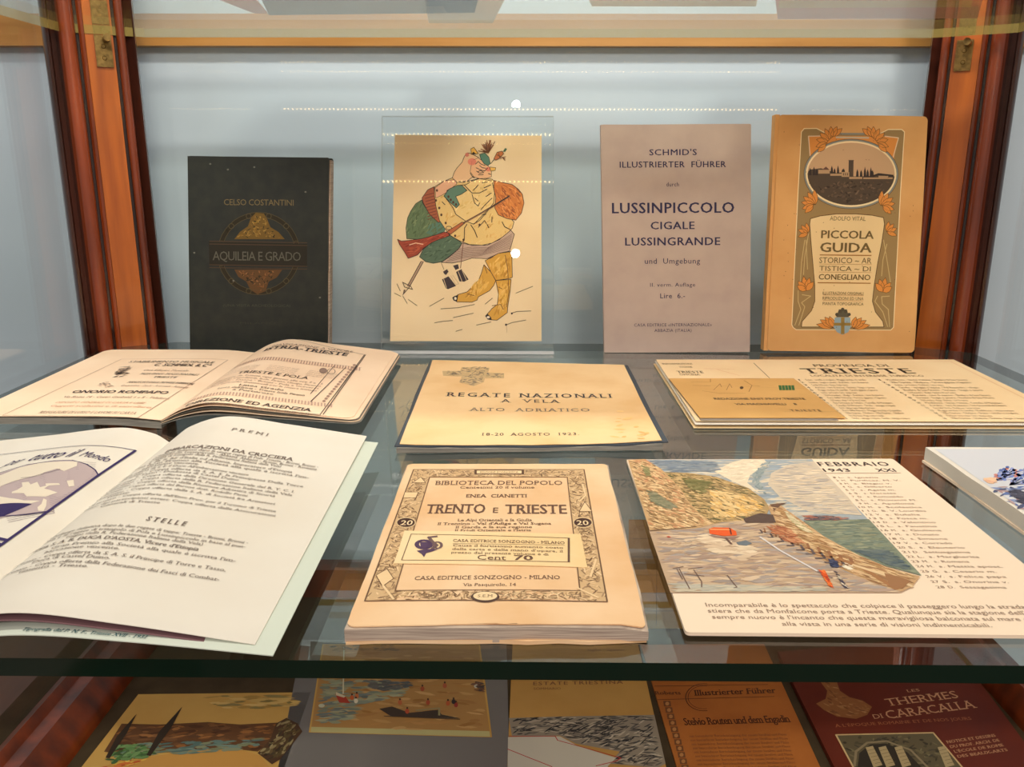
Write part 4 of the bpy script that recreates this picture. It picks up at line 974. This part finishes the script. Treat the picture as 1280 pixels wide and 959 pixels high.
# --- calendar card February 1943
FQ = ((783, 574.5), (1116, 573.5), (1392, 795), (857, 790.5))
sf, t = lying('calendar_card', 'calendar card for February 1943 with a painted coast road and cliffs', 'card', .0022, FQ)
slab('card', sf, .0012, M['febb'], t, r=.012, n=6, k=8)
DN, DS = 2.2, 0.62
p = Print(sf)
pic = [(785, 575), (1015, 574.5), (1152, 721), (1126, 742), (838, 742)]
SKY = (160, 168, 172)
p.poly([(785, 575), (1015, 574.5), (1090, 655), (812, 655)], SKY, 0)
p.dabs([(786, 575), (1015, 575), (1088, 652), (900, 650)], [(170, 172, 168), (196, 188, 172), (150, 162, 172), (214, 200, 176)], 260, .014, .003, 4, 1, .25)
p.dabs([(800, 576), (895, 576), (905, 590), (835, 592)], [(132, 142, 150), (118, 130, 144), (146, 152, 156)], 110, .010, .0024, 5, 14, .3)
p.dabs([(955, 577), (965, 577), (950, 600), (962, 625), (938, 605), (940, 592)], [(140, 152, 152), (152, 162, 160)], 50, .008, .0022, 60, 14, .4)
cl1 = [(893, 590), (912, 580), (928, 575), (955, 575), (961, 582), (938, 594), (934, 604), (950, 618), (938, 612), (915, 602)]
p.poly(cl1, (228, 212, 184), 16); p.dabs(cl1, [(240, 224, 196), (222, 204, 176), (232, 218, 192)], 60, .006, .0022, 10, 18, .6)
cl2 = [(964, 592), (985, 582), (1017, 577), (1060, 622), (1078, 645), (1010, 640), (975, 622), (960, 606)]
p.poly(cl2, (206, 190, 168), 14); p.dabs(cl2, [(218, 200, 174), (196, 182, 166), (226, 206, 178), (178, 168, 160)], 120, .013, .0024, 0, 16, .25)
sea = [(1004, 652), (1086, 650), (1152, 720.5), (1105, 708), (1070, 694), (1030, 672)]
p.poly(sea, (130, 138, 118), 30)
p.dabs(sea, [(126, 134, 116), (138, 144, 120), (114, 126, 112), (148, 150, 124)], 200, .009, .002, 0, 32, .15)
p.dabs([(1060, 688), (1115, 688), (1148, 718), (1105, 707)], [(84, 98, 104), (96, 108, 108), (108, 118, 112)], 110, .008, .002, -5, 46, .2)
p.dabs([(1000, 646), (1030, 645), (1070, 649), (1040, 653), (1005, 652)], [(120, 104, 104), (96, 84, 90), (190, 120, 96)], 40, .006, .0014, 0, 46, .2)
road = [(811, 664), (870, 661), (900, 654), (935, 651), (968, 654), (1010, 690), (1060, 712), (1140, 735), (1126, 742), (838, 742)]
p.poly(road, (190, 162, 134), 30)
p.dabs(road, [(180, 152, 126), (198, 170, 140), (170, 144, 126), (206, 180, 150), (164, 150, 140)], 420, .014, .003, 3, 32, .3)
p.dabs([(830, 730), (1040, 735), (1036, 742), (838, 742)], [(196, 184, 160), (182, 176, 160)], 60, .012, .002, 0, 46, .2)
p.dabs([(860, 672), (890, 668), (960, 690), (930, 705), (880, 690)], [(222, 200, 170), (212, 186, 156)], 24, .014, .004, 3, 46, .3)
cb = [(826, 591), (860, 592), (895, 597), (935, 611), (955, 625), (962, 636), (958, 645), (935, 652), (890, 656), (850, 650)]
p.poly(cb, (176, 146, 100), 30)
p.dabs(cb, [(150, 126, 84), (190, 160, 110), (206, 172, 116), (132, 112, 78), (214, 182, 130), (96, 96, 62)], 420, .006, .0018, -35, 32, .6)
p.dabs([(850, 598), (895, 603), (880, 622), (860, 612)], [(126, 120, 74), (140, 130, 84), (112, 108, 66)], 70, .006, .0022, -10, 46, .6)
p.dabs([(885, 612), (935, 620), (958, 635), (935, 648), (890, 650)], [(224, 190, 132), (232, 200, 144), (208, 168, 110), (230, 182, 104)], 120, .007, .0024, -60, 46, .5)
ca = [(785, 576), (806, 575), (826, 587), (850, 611), (862, 630), (876, 645), (893, 656), (870, 662), (820, 665), (812, 664)]
p.poly(ca, (198, 160, 114), 46)
p.dabs(ca, [(214, 178, 132), (180, 140, 96), (226, 192, 144), (156, 124, 84), (232, 200, 150), (140, 110, 76), (206, 150, 108)], 520, .006, .0018, -48, 48, .5)
p.dabs([(806, 612), (822, 618), (850, 636), (838, 640), (812, 630)], [(136, 134, 104), (150, 142, 112), (120, 120, 94)], 70, .006, .0022, -30, 62, .4)
p.dabs([(800, 582), (812, 586), (816, 600), (806, 596)], [(130, 130, 84), (150, 140, 96)], 24, .005, .002, -50, 62, .4)
p.line([(812, 665), (840, 663), (870, 660)], .0007, (120, 96, 74), 64)
rk = [(960, 634), (972, 630), (985, 640), (1005, 654), (1030, 672), (1070, 694), (1110, 711), (1150, 722), (1140, 735), (1126, 741), (1090, 730), (1050, 712), (1010, 692), (970, 662)]
p.poly(rk, (196, 158, 116), 46)
p.dabs(rk, [(212, 176, 132), (170, 126, 86), (222, 190, 144), (150, 112, 78), (180, 142, 96)], 380, .009, .0018, -42, 48, .3)
p.dabs([(975, 634), (1002, 655), (1018, 668), (1005, 668), (985, 650)], [(214, 196, 158), (170, 160, 112), (226, 206, 168)], 60, .006, .002, -45, 62, .3)
p.dabs([(955, 656), (985, 660), (1010, 682), (985, 680), (962, 668)], [(190, 120, 84), (206, 146, 104), (160, 96, 68)], 70, .006, .0014, -35, 62, .5)
p.poly([(929, 650), (950, 643), (966, 645), (970, 655), (932, 655)], (92, 74, 66), 62); p.poly([(962, 632), (984, 630), (976, 633), (968, 640)], (110, 80, 62), 62)
for i in range(9):
    u = i/8; x = 948+u*95; y = 668+u*42; w_ = 5+u*9
    p.line([(x, y), (x+w_, y), (x+w_-3-u*3, y-4-u*4)], .0006+u*.0005, (104, 92, 92), 63); p.line([(x+w_*.6, y-3), (x+w_*1.7, y-1), (x+w_*1.4, y-6-u*4)], .0006+u*.0007, (150, 104, 72), 63)
p.line([(950, 673), (975, 690), (1022, 716)], .0009, (216, 208, 204), 66); p.line([(1022, 716), (1040, 724)], .0008, (140, 120, 116), 66)
p.line([(1048, 700), (1078, 712), (1120, 738)], .0020, (164, 116, 76), 64); p.line([(1066, 708), (1110, 722), (1140, 735)], .0016, (220, 190, 148), 65); p.poly([(1105, 718), (1138, 728), (1128, 738), (1112, 736)], (156, 112, 76), 66)
p.poly([(886, 663), (892, 661), (912, 661.5), (920, 666), (921, 671), (905, 672), (887, 669)], (226, 92, 40), 66); p.line([(888, 663.5), (912, 664)], .0008, (246, 170, 110), 68); p.line([(912, 662), (914, 670)], .0006, (110, 50, 40), 68)
p.poly([(884, 670), (905, 673), (925, 672), (918, 676), (893, 674)], (150, 120, 106), 63)
p.poly([(920, 680), (932, 677), (940, 681), (933, 684), (923, 683)], (110, 118, 124), 66); p.line([(907, 674), (914, 682)], .0010, (110, 84, 76), 66)
p.dabs([(1022, 714), (1030, 712), (1044, 738), (1036, 736)], [(220, 90, 40), (236, 130, 60), (180, 60, 36)], 34, .004, .0012, -55, 68, .4)
p.dabs([(1034, 700), (1048, 703), (1050, 712), (1038, 712)], [(58, 66, 96), (80, 84, 110), (44, 50, 74)], 26, .004, .0014, -40, 68, .6)
p.dabs([(1040, 714), (1046, 716), (1062, 738), (1054, 738)], [(70, 66, 84), (214, 196, 170), (96, 84, 84)], 24, .005, .001, -50, 68, .3)
p.dabs([(1056, 704), (1070, 712), (1064, 716), (1050, 710)], [(226, 214, 190), (240, 226, 200)], 10, .005, .001, -40, 68, .3)
for q in ([(841, 712.5), (854, 710)], [(849, 713), (862, 738)], [(846, 713), (853, 726)], [(860, 713), (878, 711)], [(867, 714), (877, 729), (877, 736)], [(909, 721), (921, 736), (917, 737)], [(855, 719), (880, 722)]): p.line(q, .0004, (120, 96, 84), 66)
p.dabs([(832, 672), (838, 671), (840, 674), (834, 675)], [(190, 80, 60)], 4, .003, .001, 0, 66, .3); p.dabs([(822, 681), (870, 676), (880, 684), (866, 688)], [(226, 206, 176)], 8, .004, .0008, 10, 66, .3)
p.done('coast_picture', t); DN, DS = 1.0, 1.0
p = Print(sf); KF = (70, 62, 60); K2 = (148, 124, 106)
p.text('FEBBRAIO', 1025, 583, 1113, 582.5, 5.2, KF, .03, space=1.2); p.text('1943', 1031, 590, 1064, 590, 4.2, KF, .02); p.text('XXI', 1097, 590, 1121, 590, 4.2, KF, .02)
p.line([(1027, 592), (1126, 591.6)], .0004, K2, 3)
saints = ['s. Ignazio', 'Purificaz. M. V.', 's. Biagio v.', 's. Gilberto', 's. Agata m.', 's. Dorotea', 's. Romualdo', 's. Giovanni M.', 's. Apollonia', 's. Scolastica', 'B. V. Lourdes', 's. Eulalia', 's. Fosca m.', 's. Valentino', 's. Faustino', 's. Giuliana', 's. Donato', 's. Simeone', 's. Corrado', 's. Eleuterio', 'Settuagesima', 's. Margherita', 's. Romana', 's. Mattia apost.', 's. Cesario m.', 's. Felice papa', 's. Onorina v.', 'Sessagesima']
dl = 'LMMGVSD'
sa, ta = p.st((1040, 597.5)); sb, tb = p.st((1190, 740)); sc, _ = p.st((1060, 597.5))
ss = []
TT0 = p.st((1060, 598))[1]; TT1 = p.st((1215, 736))[1]
sX = [p.st((x, 598))[0] for x in (1038, 1044, 1049, 1055, 1060, 1097)]
for i in range(28):
    tt = TT0+(TT1-TT0)*i/27; hh = .0115
    p.text_st(str(i+1), sX[0]+(.012 if i < 9 else 0), tt, sX[1]+.004, tt, hh, K2, .004); p.text_st(dl[i % 7]+'.', sX[2], tt, sX[2]+.016, tt, hh, K2, .004)
    p.text_st(saints[i], sX[4], tt, sX[4]+.0108*len(saints[i]), tt, hh, K2, .006)
for tx, x0, x1, y in (('Incomparabile è lo spettacolo che colpisce il passeggero lungo la strada co-', 883.5, 1304, 760), ('stiera che da Monfalcone porta a Trieste. Qualunque sia la stagione dell\'anno,', 886, 1312, 767.5), ('sempre nuovo è l\'incanto che questa meravigliosa balconata sul mare offre', 891.5, 1306, 775.2), ('alla vista in una serie di visioni indimenticabili.', 979, 1240, 783.4)):
    p.text(tx, x0, y, x1, y+.4, 5.2, K2, .006)
p.done('lettering', t)

# --- thick watercolour block at far right
sf, t = lying('picture_block', 'thick cream-edged block with a blue watercolour of plants, at far right', 'picture', .0082, ((1157, 559), (1520, 559), (1800, 760), (1450, 760)))
slab('board', sf, .0062, M['white'], t, n=10, k=8, wob=.006, seed=33)
slab('backing', sf, .0012, M['febb'], t, top=-.0064, n=6, k=4, grow=(.004, 0, 0, 0), wob=.006, seed=35)
p = Print(sf)
gp = [p.st(q) for q in ((1166, 561), (1500, 561), (1660, 680), (1335, 680))]
p.poly_st([(.02, .98), (.98, .98), (.98, .03), (.02, .03)], (206, 208, 214), 0)
for base in ((1262, 607), (1240, 602), (1282, 605), (1300, 612), (1252, 596)):
    for i in range(18):
        a = random.uniform(.1, 1.3); l = random.uniform(10, 34); q = (base[0]+math.cos(a)*l, base[1]-math.sin(a)*l*.55)
        p.line([base, q], .0005, random.choice([(90, 110, 170), (120, 136, 186), (150, 120, 160), (84, 96, 150)]), 2)
        p.ell(q, 2.6, 1.6, random.choice([(120, 140, 200), (150, 160, 210), (200, 130, 120), (90, 110, 170)]), 3, n=7)
p.dabs([(1230, 610), (1300, 606), (1330, 650), (1290, 650)], [(96, 116, 170), (130, 146, 190), (84, 90, 120), (180, 150, 150)], 90, .006, .0016, 40, 6, 1)
p.dabs([(1225, 598), (1245, 596), (1250, 606), (1235, 606)], [(230, 180, 150), (236, 196, 160)], 14, .006, .003, 0, 20, 1)
p.dabs([(1250, 612), (1285, 610), (1300, 640), (1280, 636)], [(60, 60, 76), (84, 84, 100)], 40, .006, .0016, -40, 20, .4)
p.done('watercolour', t)

# ================================================================== lower level
GL = 'prints lying on the lower level'
def low_item(name, label, cat, q, m, z=.0015, th=.0012, **kw):
    sfc = flat(FLOOR+z, *q); c_ = sfc.f(.5, .5); tt = thing(name, label, cat, (c_.x, c_.y, FLOOR), GL)
    slab('sheet', sfc, th, m, tt, **kw); return sfc, tt
sf, t = low_item('postcard', 'ochre landscape postcard with two dark cypresses at lower left', 'postcard', ((173, 868), (388, 865.5), (338, 1010), (62, 1010)), M['ochre'])
p = Print(sf)
p.dabs([(230, 870), (300, 869), (380, 868), (375, 885), (280, 888)], [(140, 120, 70), (176, 136, 70), (206, 166, 96)], 60, .014, .003, 0, 1, .15)
hills = [(152, 905), (200, 906), (260, 903), (300, 906), (360, 903), (345, 925), (322, 940), (280, 935), (160, 945), (130, 940)]
p.poly(hills, (100, 62, 34), 2); p.dabs(hills, [(84, 50, 28), (126, 80, 44), (150, 96, 50), (110, 70, 40)], 140, .009, .003, 4, 4, .3)
p.dabs([(145, 930), (340, 922), (320, 938), (200, 946), (140, 950)], [(110, 128, 116), (90, 110, 104), (130, 130, 100)], 90, .01, .0026, 3, 18, .2)
p.dabs([(128, 948), (150, 928), (190, 932), (200, 945), (170, 952), (130, 958)], [(84, 120, 64), (110, 140, 84), (66, 92, 50)], 80, .006, .003, 30, 32, .8)
p.poly([(120, 962), (140, 955), (190, 946), (240, 938), (290, 934), (325, 945), (350, 975), (345, 1005), (90, 1005)], (198, 142, 70), 3)
for a, b, w_ in (((132, 948), (171, 893), 3.4), ((183, 945), (228, 884), 4.2)):
    p.poly([a, (a[0]+(b[0]-a[0])*.45-w_, a[1]+(b[1]-a[1])*.45-2), b, (a[0]+(b[0]-a[0])*.6+w_, a[1]+(b[1]-a[1])*.6+2), (a[0]+5, a[1]+1)], (52, 38, 26), 50)
tree = [(322, 942), (338, 925), (345, 905), (358, 898), (372, 905), (378, 915), (366, 930), (350, 950), (340, 956)]
p.poly(tree, (80, 52, 32), 20); p.dabs(tree, [(60, 44, 28), (84, 66, 36), (100, 76, 44), (150, 130, 90)], 90, .006, .0024, 60, 22, .8)
p.dabs([(120, 958), (160, 950), (190, 947), (150, 965), (118, 970)], [(190, 84, 40), (206, 110, 50), (220, 180, 80)], 40, .006, .0024, 10, 20, .4)
p.done('landscape_print', t)

sf, t = low_item('mounted_print', 'grey-mounted coloured print of sailing boats and bathers', 'picture', ((378, 800), (633, 800), (638, 1000), (340, 1000)), M['greyboard'])
sfp = Surf(lambda s, t_, g=sf.f, a=sf.inv(403, 806), b=sf.inv(600, 806), c_=sf.inv(615, 922), d=sf.inv(386, 916): g((d[0]*(1-s)+c_[0]*s)*(1-t_)+(a[0]*(1-s)+b[0]*s)*t_, (d[1]*(1-s)+c_[1]*s)*(1-t_)+(a[1]*(1-s)+b[1]*s)*t_)+Vector((0, 0, .0004)))
slab('print_sheet', sfp, .0003, M['ochre'], t)
p = Print(sfp)
p.poly_st([(.01, .05), (.99, .05), (.99, .99), (.01, .99)], (176, 128, 72), 0)
p.dabs([(400, 812), (598, 812), (612, 915), (390, 912)], [(186, 134, 76), (166, 116, 64), (196, 150, 92)], 160, .014, .003, 0, 1, .3)
p.dabs([(400, 848), (500, 850), (520, 866), (460, 885), (450, 905), (390, 908)], [(150, 150, 120), (130, 134, 116), (166, 158, 124), (112, 116, 110)], 160, .012, .003, 4, 16, .25)
p.dabs([(455, 850), (520, 852), (515, 866), (460, 864)], [(88, 88, 88), (104, 98, 92)], 50, .008, .0024, 0, 32, .2)
p.poly_st([(.01, 0), (.99, 0), (.99, .05), (.01, .05)], (190, 176, 120), 2)
p.line([(430, 808), (429, 868)], .0009, (220, 205, 170), 50); p.poly([(419, 868), (432, 872), (438, 880), (424, 879)], (176, 60, 40), 50); p.poly([(420, 866), (432, 871), (430, 873), (420, 870)], (216, 196, 160), 51)
for x, y, c1 in ((440, 873, (206, 96, 48)), (446, 871, (200, 110, 60)), (445, 877, (226, 210, 180)), (535, 879, (180, 80, 50)), (500, 879, (190, 100, 60)), (560, 880, (190, 90, 50)), (567, 878, (60, 50, 50)), (509, 890, (190, 80, 50)), (570, 882, (160, 60, 50)), (595, 858, (200, 190, 170)), (528, 862, (170, 80, 50)), (556, 858, (180, 90, 60))):
    p.ell((x, y), 2.6, 3.2, c1, 52, n=9); p.ell((x, y-4), 1.2, 1.4, (70, 40, 30), 53, n=7)
p.poly([(474, 887), (490, 884), (512, 892), (548, 888), (552, 894), (576, 899), (490, 897)], (70, 54, 44), 50); p.line([(520, 889), (549, 886), (549, 895)], .0014, (156, 140, 96), 52)
p.line([(480, 896), (575, 900)], .0008, (84, 64, 44), 52); p.dabs([(585, 852), (610, 854), (608, 868), (590, 864)], [(84, 66, 60), (120, 80, 60)], 16, .006, .002, 0, 52, .5)
p.dabs([(404, 808), (480, 806), (515, 808), (500, 816), (404, 816)], [(150, 110, 60), (120, 96, 66)], 40, .006, .0024, 0, 50, .5)
p.ell((402, 883), 4, 2.4, (196, 190, 160), 50, n=9)
p.done('boat_picture', t)

sf, t = low_item('map_leaflet', 'leaflet headed Estate Triestina with a black coast map and red routes', 'leaflet', ((641, 800), (796, 799), (842, 1000), (632, 1000)), M['tan'])
p = Print(sf)
p.text('ESTATE TRIESTINA', 666.5, 857, 779, 855, 4.6, (130, 84, 50), .03, space=1.2, level=False); p.text('SOMMARIO', 667, 862.6, 701, 862.4, 3, (130, 84, 50))
mp_ = [(636, 898), (700, 896), (760, 895), (818, 894), (832, 955), (822, 960), (760, 955), (775, 940), (720, 930), (700, 920), (640, 921)]
p.poly(mp_, (150, 134, 116), 1); p.dabs(mp_, [(60, 54, 52), (90, 82, 76), (190, 172, 150), (44, 40, 42)], 420, .008, .0012, 15, 2, .6)
p.poly([(635, 922), (700, 921), (722, 933), (770, 948), (760, 958), (750, 998), (634, 998)], (206, 194, 176), 16)
p.line([(634.6, 937), (662, 948), (690, 959)], .0006, (184, 40, 40), 18); p.line([(636, 921), (694, 921), (697, 926), (726, 934), (776, 948), (770, 952), (745, 958)], .0006, (184, 40, 40), 18)
p.text('PROGRAMMA DELLE MANIFESTAZIONI', 690, 808, 790, 808, 3, (130, 84, 50)); p.text('luglio - agosto', 735, 814, 780, 814, 3, (130, 84, 50))
p.done('map_print', t)

sf, t = low_item('guide_booklet', 'orange-brown booklet with blackletter title, between the map leaflet and red booklet', 'booklet', ((801, 806), (955, 805), (1044, 1000), (858, 1000)), M['brick'], th=.0014)
p = Print(sf, serif=True); KK = (84, 44, 22)
p.line([(818, 858), (960, 856)], .0005, KK, 2); p.line([(822, 875), (968, 871)], .0005, KK, 2)
p.text('Roberts', 819, 869, 851, 868, 4.6, KK, .02); p.text('Illustrierter Führer', 868, 870, 971, 866.5, 7.4, KK, .035, shear=.1, level=False); p.text('Stelvio Routen und dem Engadin', 856, 907, 989, 903, 9.5, KK, .03, level=False, space=.9)
p.ell((880, 872), 23, 17, KK, 4, line=.0006, a0=80, a1=280, n=16); p.ell((880, 872), 20, 14.5, KK, 4, line=.0004, a0=80, a1=280, n=16)
for i in range(11):
    y = 880+i*8; xx = 833+(y-880)*.28
    p.poly([(xx-4, y-3.5), (xx+5, y-3.5), (xx+6, y+3.5), (xx-3, y+3.5)], (120, 72, 40), 2); p.ell((xx+1, y), 2.6, 2.4, (180, 120, 66), 3, n=8)
for k_ in range(10):
    y = 922+k_*5; x0 = 861+(y-920)*.3; p.text('mit besonderer Berücksichtigung der neuen Straßen und Pässe', x0, y, x0+122, y-2.4, 3, (130, 76, 40), level=False)
p.done('lettering', t)

sf, t = low_item('red_booklet', 'dark red booklet on the baths of Caracalla with a framed photograph of arches', 'booklet', ((972, 815), (1182, 795), (1338, 1005), (1078, 1030)), M['red'], z=.004, th=.0038)
p = Print(sf, serif=True); WT = (206, 150, 110)
p.text('LES', 1134, 866, 1150, 864, 3.5, WT); p.text('THERMES', 1110, 883, 1199, 872.5, 10, WT, .004, level=False); p.text('DI', 1093, 899, 1105, 897.6, 6, WT, level=False); p.text('CARACALLA', 1110, 899, 1222, 884.8, 11, WT, .004, level=False)
p.text('A L\'ÉPOQUE ROMAINE ET DE NOS JOURS', 1044, 909.5, 1215, 900, 4, (170, 100, 66), level=False)
for k_, tx in enumerate(('NOTICE ET DESSINS', 'DU PROF. ARCH. DE', 'L\'ÉCOLE DE ROME', 'DES BEAUX-ARTS')): p.text(tx, 1184+k_*4.6, 929.6+k_*6, 1245+k_*5, 921+k_*6, 3.6, WT, level=False)
fr = [(1045, 919), (1166.5, 916.4), (1245, 1010), (1098, 1018)]
p.poly(fr, (96, 82, 58), 2); p.line(fr, .0012, (206, 170, 120), 3, closed=True)
p.dabs([(1048, 921), (1165, 919), (1200, 960), (1070, 965)], [(80, 70, 50), (112, 98, 68), (66, 56, 42)], 130, .005, .002, 0, 4, 1)
arch = [(1072+40*math.cos(math.radians(a)), 960-32*math.sin(math.radians(a))) for a in range(180, -1, -12)]
p.line([(1068, 958), (1070, 940), (1084, 929), (1108, 927), (1138, 938), (1160, 960)], .0016, (140, 120, 90), 20)
p.poly([(1072, 960), (1074, 942), (1088, 931), (1108, 930), (1134, 941), (1152, 960)], (50, 40, 30), 20)
for x in (1082, 1098, 1118, 1172): p.poly([(x, 935), (x+9, 933), (x+21, 957), (x+10, 960)], (176, 150, 108), 22); 
for x in (1082, 1098, 1118, 1172):
    for k_ in range(5): p.line([(x+2+k_*2.5, 939+k_*4), (x+11+k_*2.5, 937+k_*4)], .0003, (90, 74, 52), 24)
bust = [(1025, 852), (1045, 850), (1050, 864), (1062, 872), (1078, 876), (1090, 884), (1084, 894), (1070, 899), (1046, 896), (1030, 888), (1020, 880), (1032, 874), (1034, 864)]
p.poly(bust, (146, 90, 48), 4); p.dabs(bust, [(160, 104, 58), (122, 72, 38), (176, 124, 74)], 60, .005, .0016, -40, 5, .7)
p.done('lettering', t)

# papers standing at the back of the lower level, glimpsed through the shelf
for i, (q, lb) in enumerate(((((786, 650), (905, 650), (900, 786), (786, 786)), 'tan ruled sheet standing at the back of the lower level, seen through the shelf'), (((1000, 690), (1110, 690), (1104, 788), (1000, 788)), 'brown sheet standing at the back of the lower level below the calendar card'))):
    yb = on_z(q[3][0], q[3][1], FLOOR).y; a = math.radians(4)
    pp = Vector((0, yb, FLOOR)); nn = Vector((0, -math.cos(a), math.sin(a)))
    sfc = quad(lambda x, y: on_plane(x, y, pp, nn), *q); c_ = sfc.f(.5, 0)
    tt = thing('standing_sheet', lb, 'paper', (c_.x, c_.y, FLOOR), 'sheets at the back of the lower level')
    slab('sheet', sfc, .0008, M['tan' if i == 0 else 'brick'], tt)
    p = Print(sfc)
    for k_ in range(1, 6): p.line_st([(.04, k_/6), (.96, k_/6)], .0004, (120, 84, 40), 1)
    for k_ in (.3, .65): p.line_st([(k_, .04), (k_, .96)], .0004, (120, 84, 40), 1)
    p.done('ruled_lines', tt)

# ================================================================== items on the upper shelf, seen from below
def up_item(name, label, cat, q, m, th=.003, extra=None):
    sfc = flat(GAP+.0005, *q); c_ = sfc.f(.5, .5); tt = thing(name, label, cat, (c_.x, c_.y, GAP), 'papers on the upper shelf')
    V = [sfc.f(s, t_) for s, t_ in ((0, 0), (1, 0), (1, 1), (0, 1))]
    V += [v+Vector((0, 0, th)) for v in V]
    link('cover', V, [(0, 1, 2, 3), (4, 7, 6, 5), (0, 4, 5, 1), (1, 5, 6, 2), (2, 6, 7, 3), (3, 7, 4, 0)], m, tt)
    global up_last; up_last = tt.name
    return sfc, tt
up_item('leaflet', 'pinkish leaflet corner on the upper shelf above the black book', 'leaflet', ((120, -60), (270, -60), (334, 17), (318, 17)), M['pink'], .001)
sfc, tt = up_item('booklet', 'grey open booklet lying on the upper shelf, seen from below', 'booklet', ((290, -80), (620, -80), (593, 16), (336, 19)), M['greycover'], .004)
up_item('card', 'pale peach card on the upper shelf left of the lamp glare', 'card', ((520, -60), (660, -60), (616, 29), (536, 29)), M['peach'], .001)
up_item('sheet', 'long pale sheet on the upper shelf above the mauve guide', 'paper', ((700, -80), (960, -80), (945, 8), (740, 8)), M['cream'], .001)
up_item('folder', 'cream sheet on pinkish card on the upper shelf above the orange guide', 'paper', ((960, -80), (1250, -80), (1222, 23), (972, 24)), M['pink'], .002)
sfc = flat(GAP+.0002, (985, -80), (1230, -80), (1214, 9), (973, 10))
V = [sfc.f(a, b) for a, b in ((0, 0), (1, 0), (1, 1), (0, 1))]; V += [v+Vector((0, 0, .0002)) for v in V]
link('cream_sheet', V, [(0, 1, 2, 3), (4, 7, 6, 5), (0, 4, 5, 1), (1, 5, 6, 2), (2, 6, 7, 3), (3, 7, 4, 0)], M['cream'], bpy.data.objects[up_last])

# LED strips under and over the front of the upper shelf
def led(y, z, label):
    t_ = thing('led_strip', label, 'lamp', (XC, y, z), 'LED strips at the front of the upper shelf')
    box('strip', XL+.01, XR-.01, y-.0032, y-.0004, z-.003, z+.003, M['ledstrip'], t_)
    V, Fc = [], []
    n_ = 120
    for i in range(n_):
        x = XL+.015+(XR-XL-.03)*i/(n_-1); b = len(V)
        V += [(x-.0009, y, z-.0009), (x+.0009, y, z-.0009), (x+.0009, y, z+.0009), (x-.0009, y, z+.0009)]
        Fc.append((b+3, b+2, b+1, b))
    o_ = link('diodes', V, Fc, M['led'], t_, smooth=False); o_['kind'] = 'stuff'
led(0.215, 0.205, 'row of warm LED dots below the front of the upper shelf')
led(0.215, 0.262, 'row of warm LED dots above the front of the upper shelf')
spot_disc(645, 131, YB+0.022, -1.9, .016, .25, (.9, .96, 1.0))
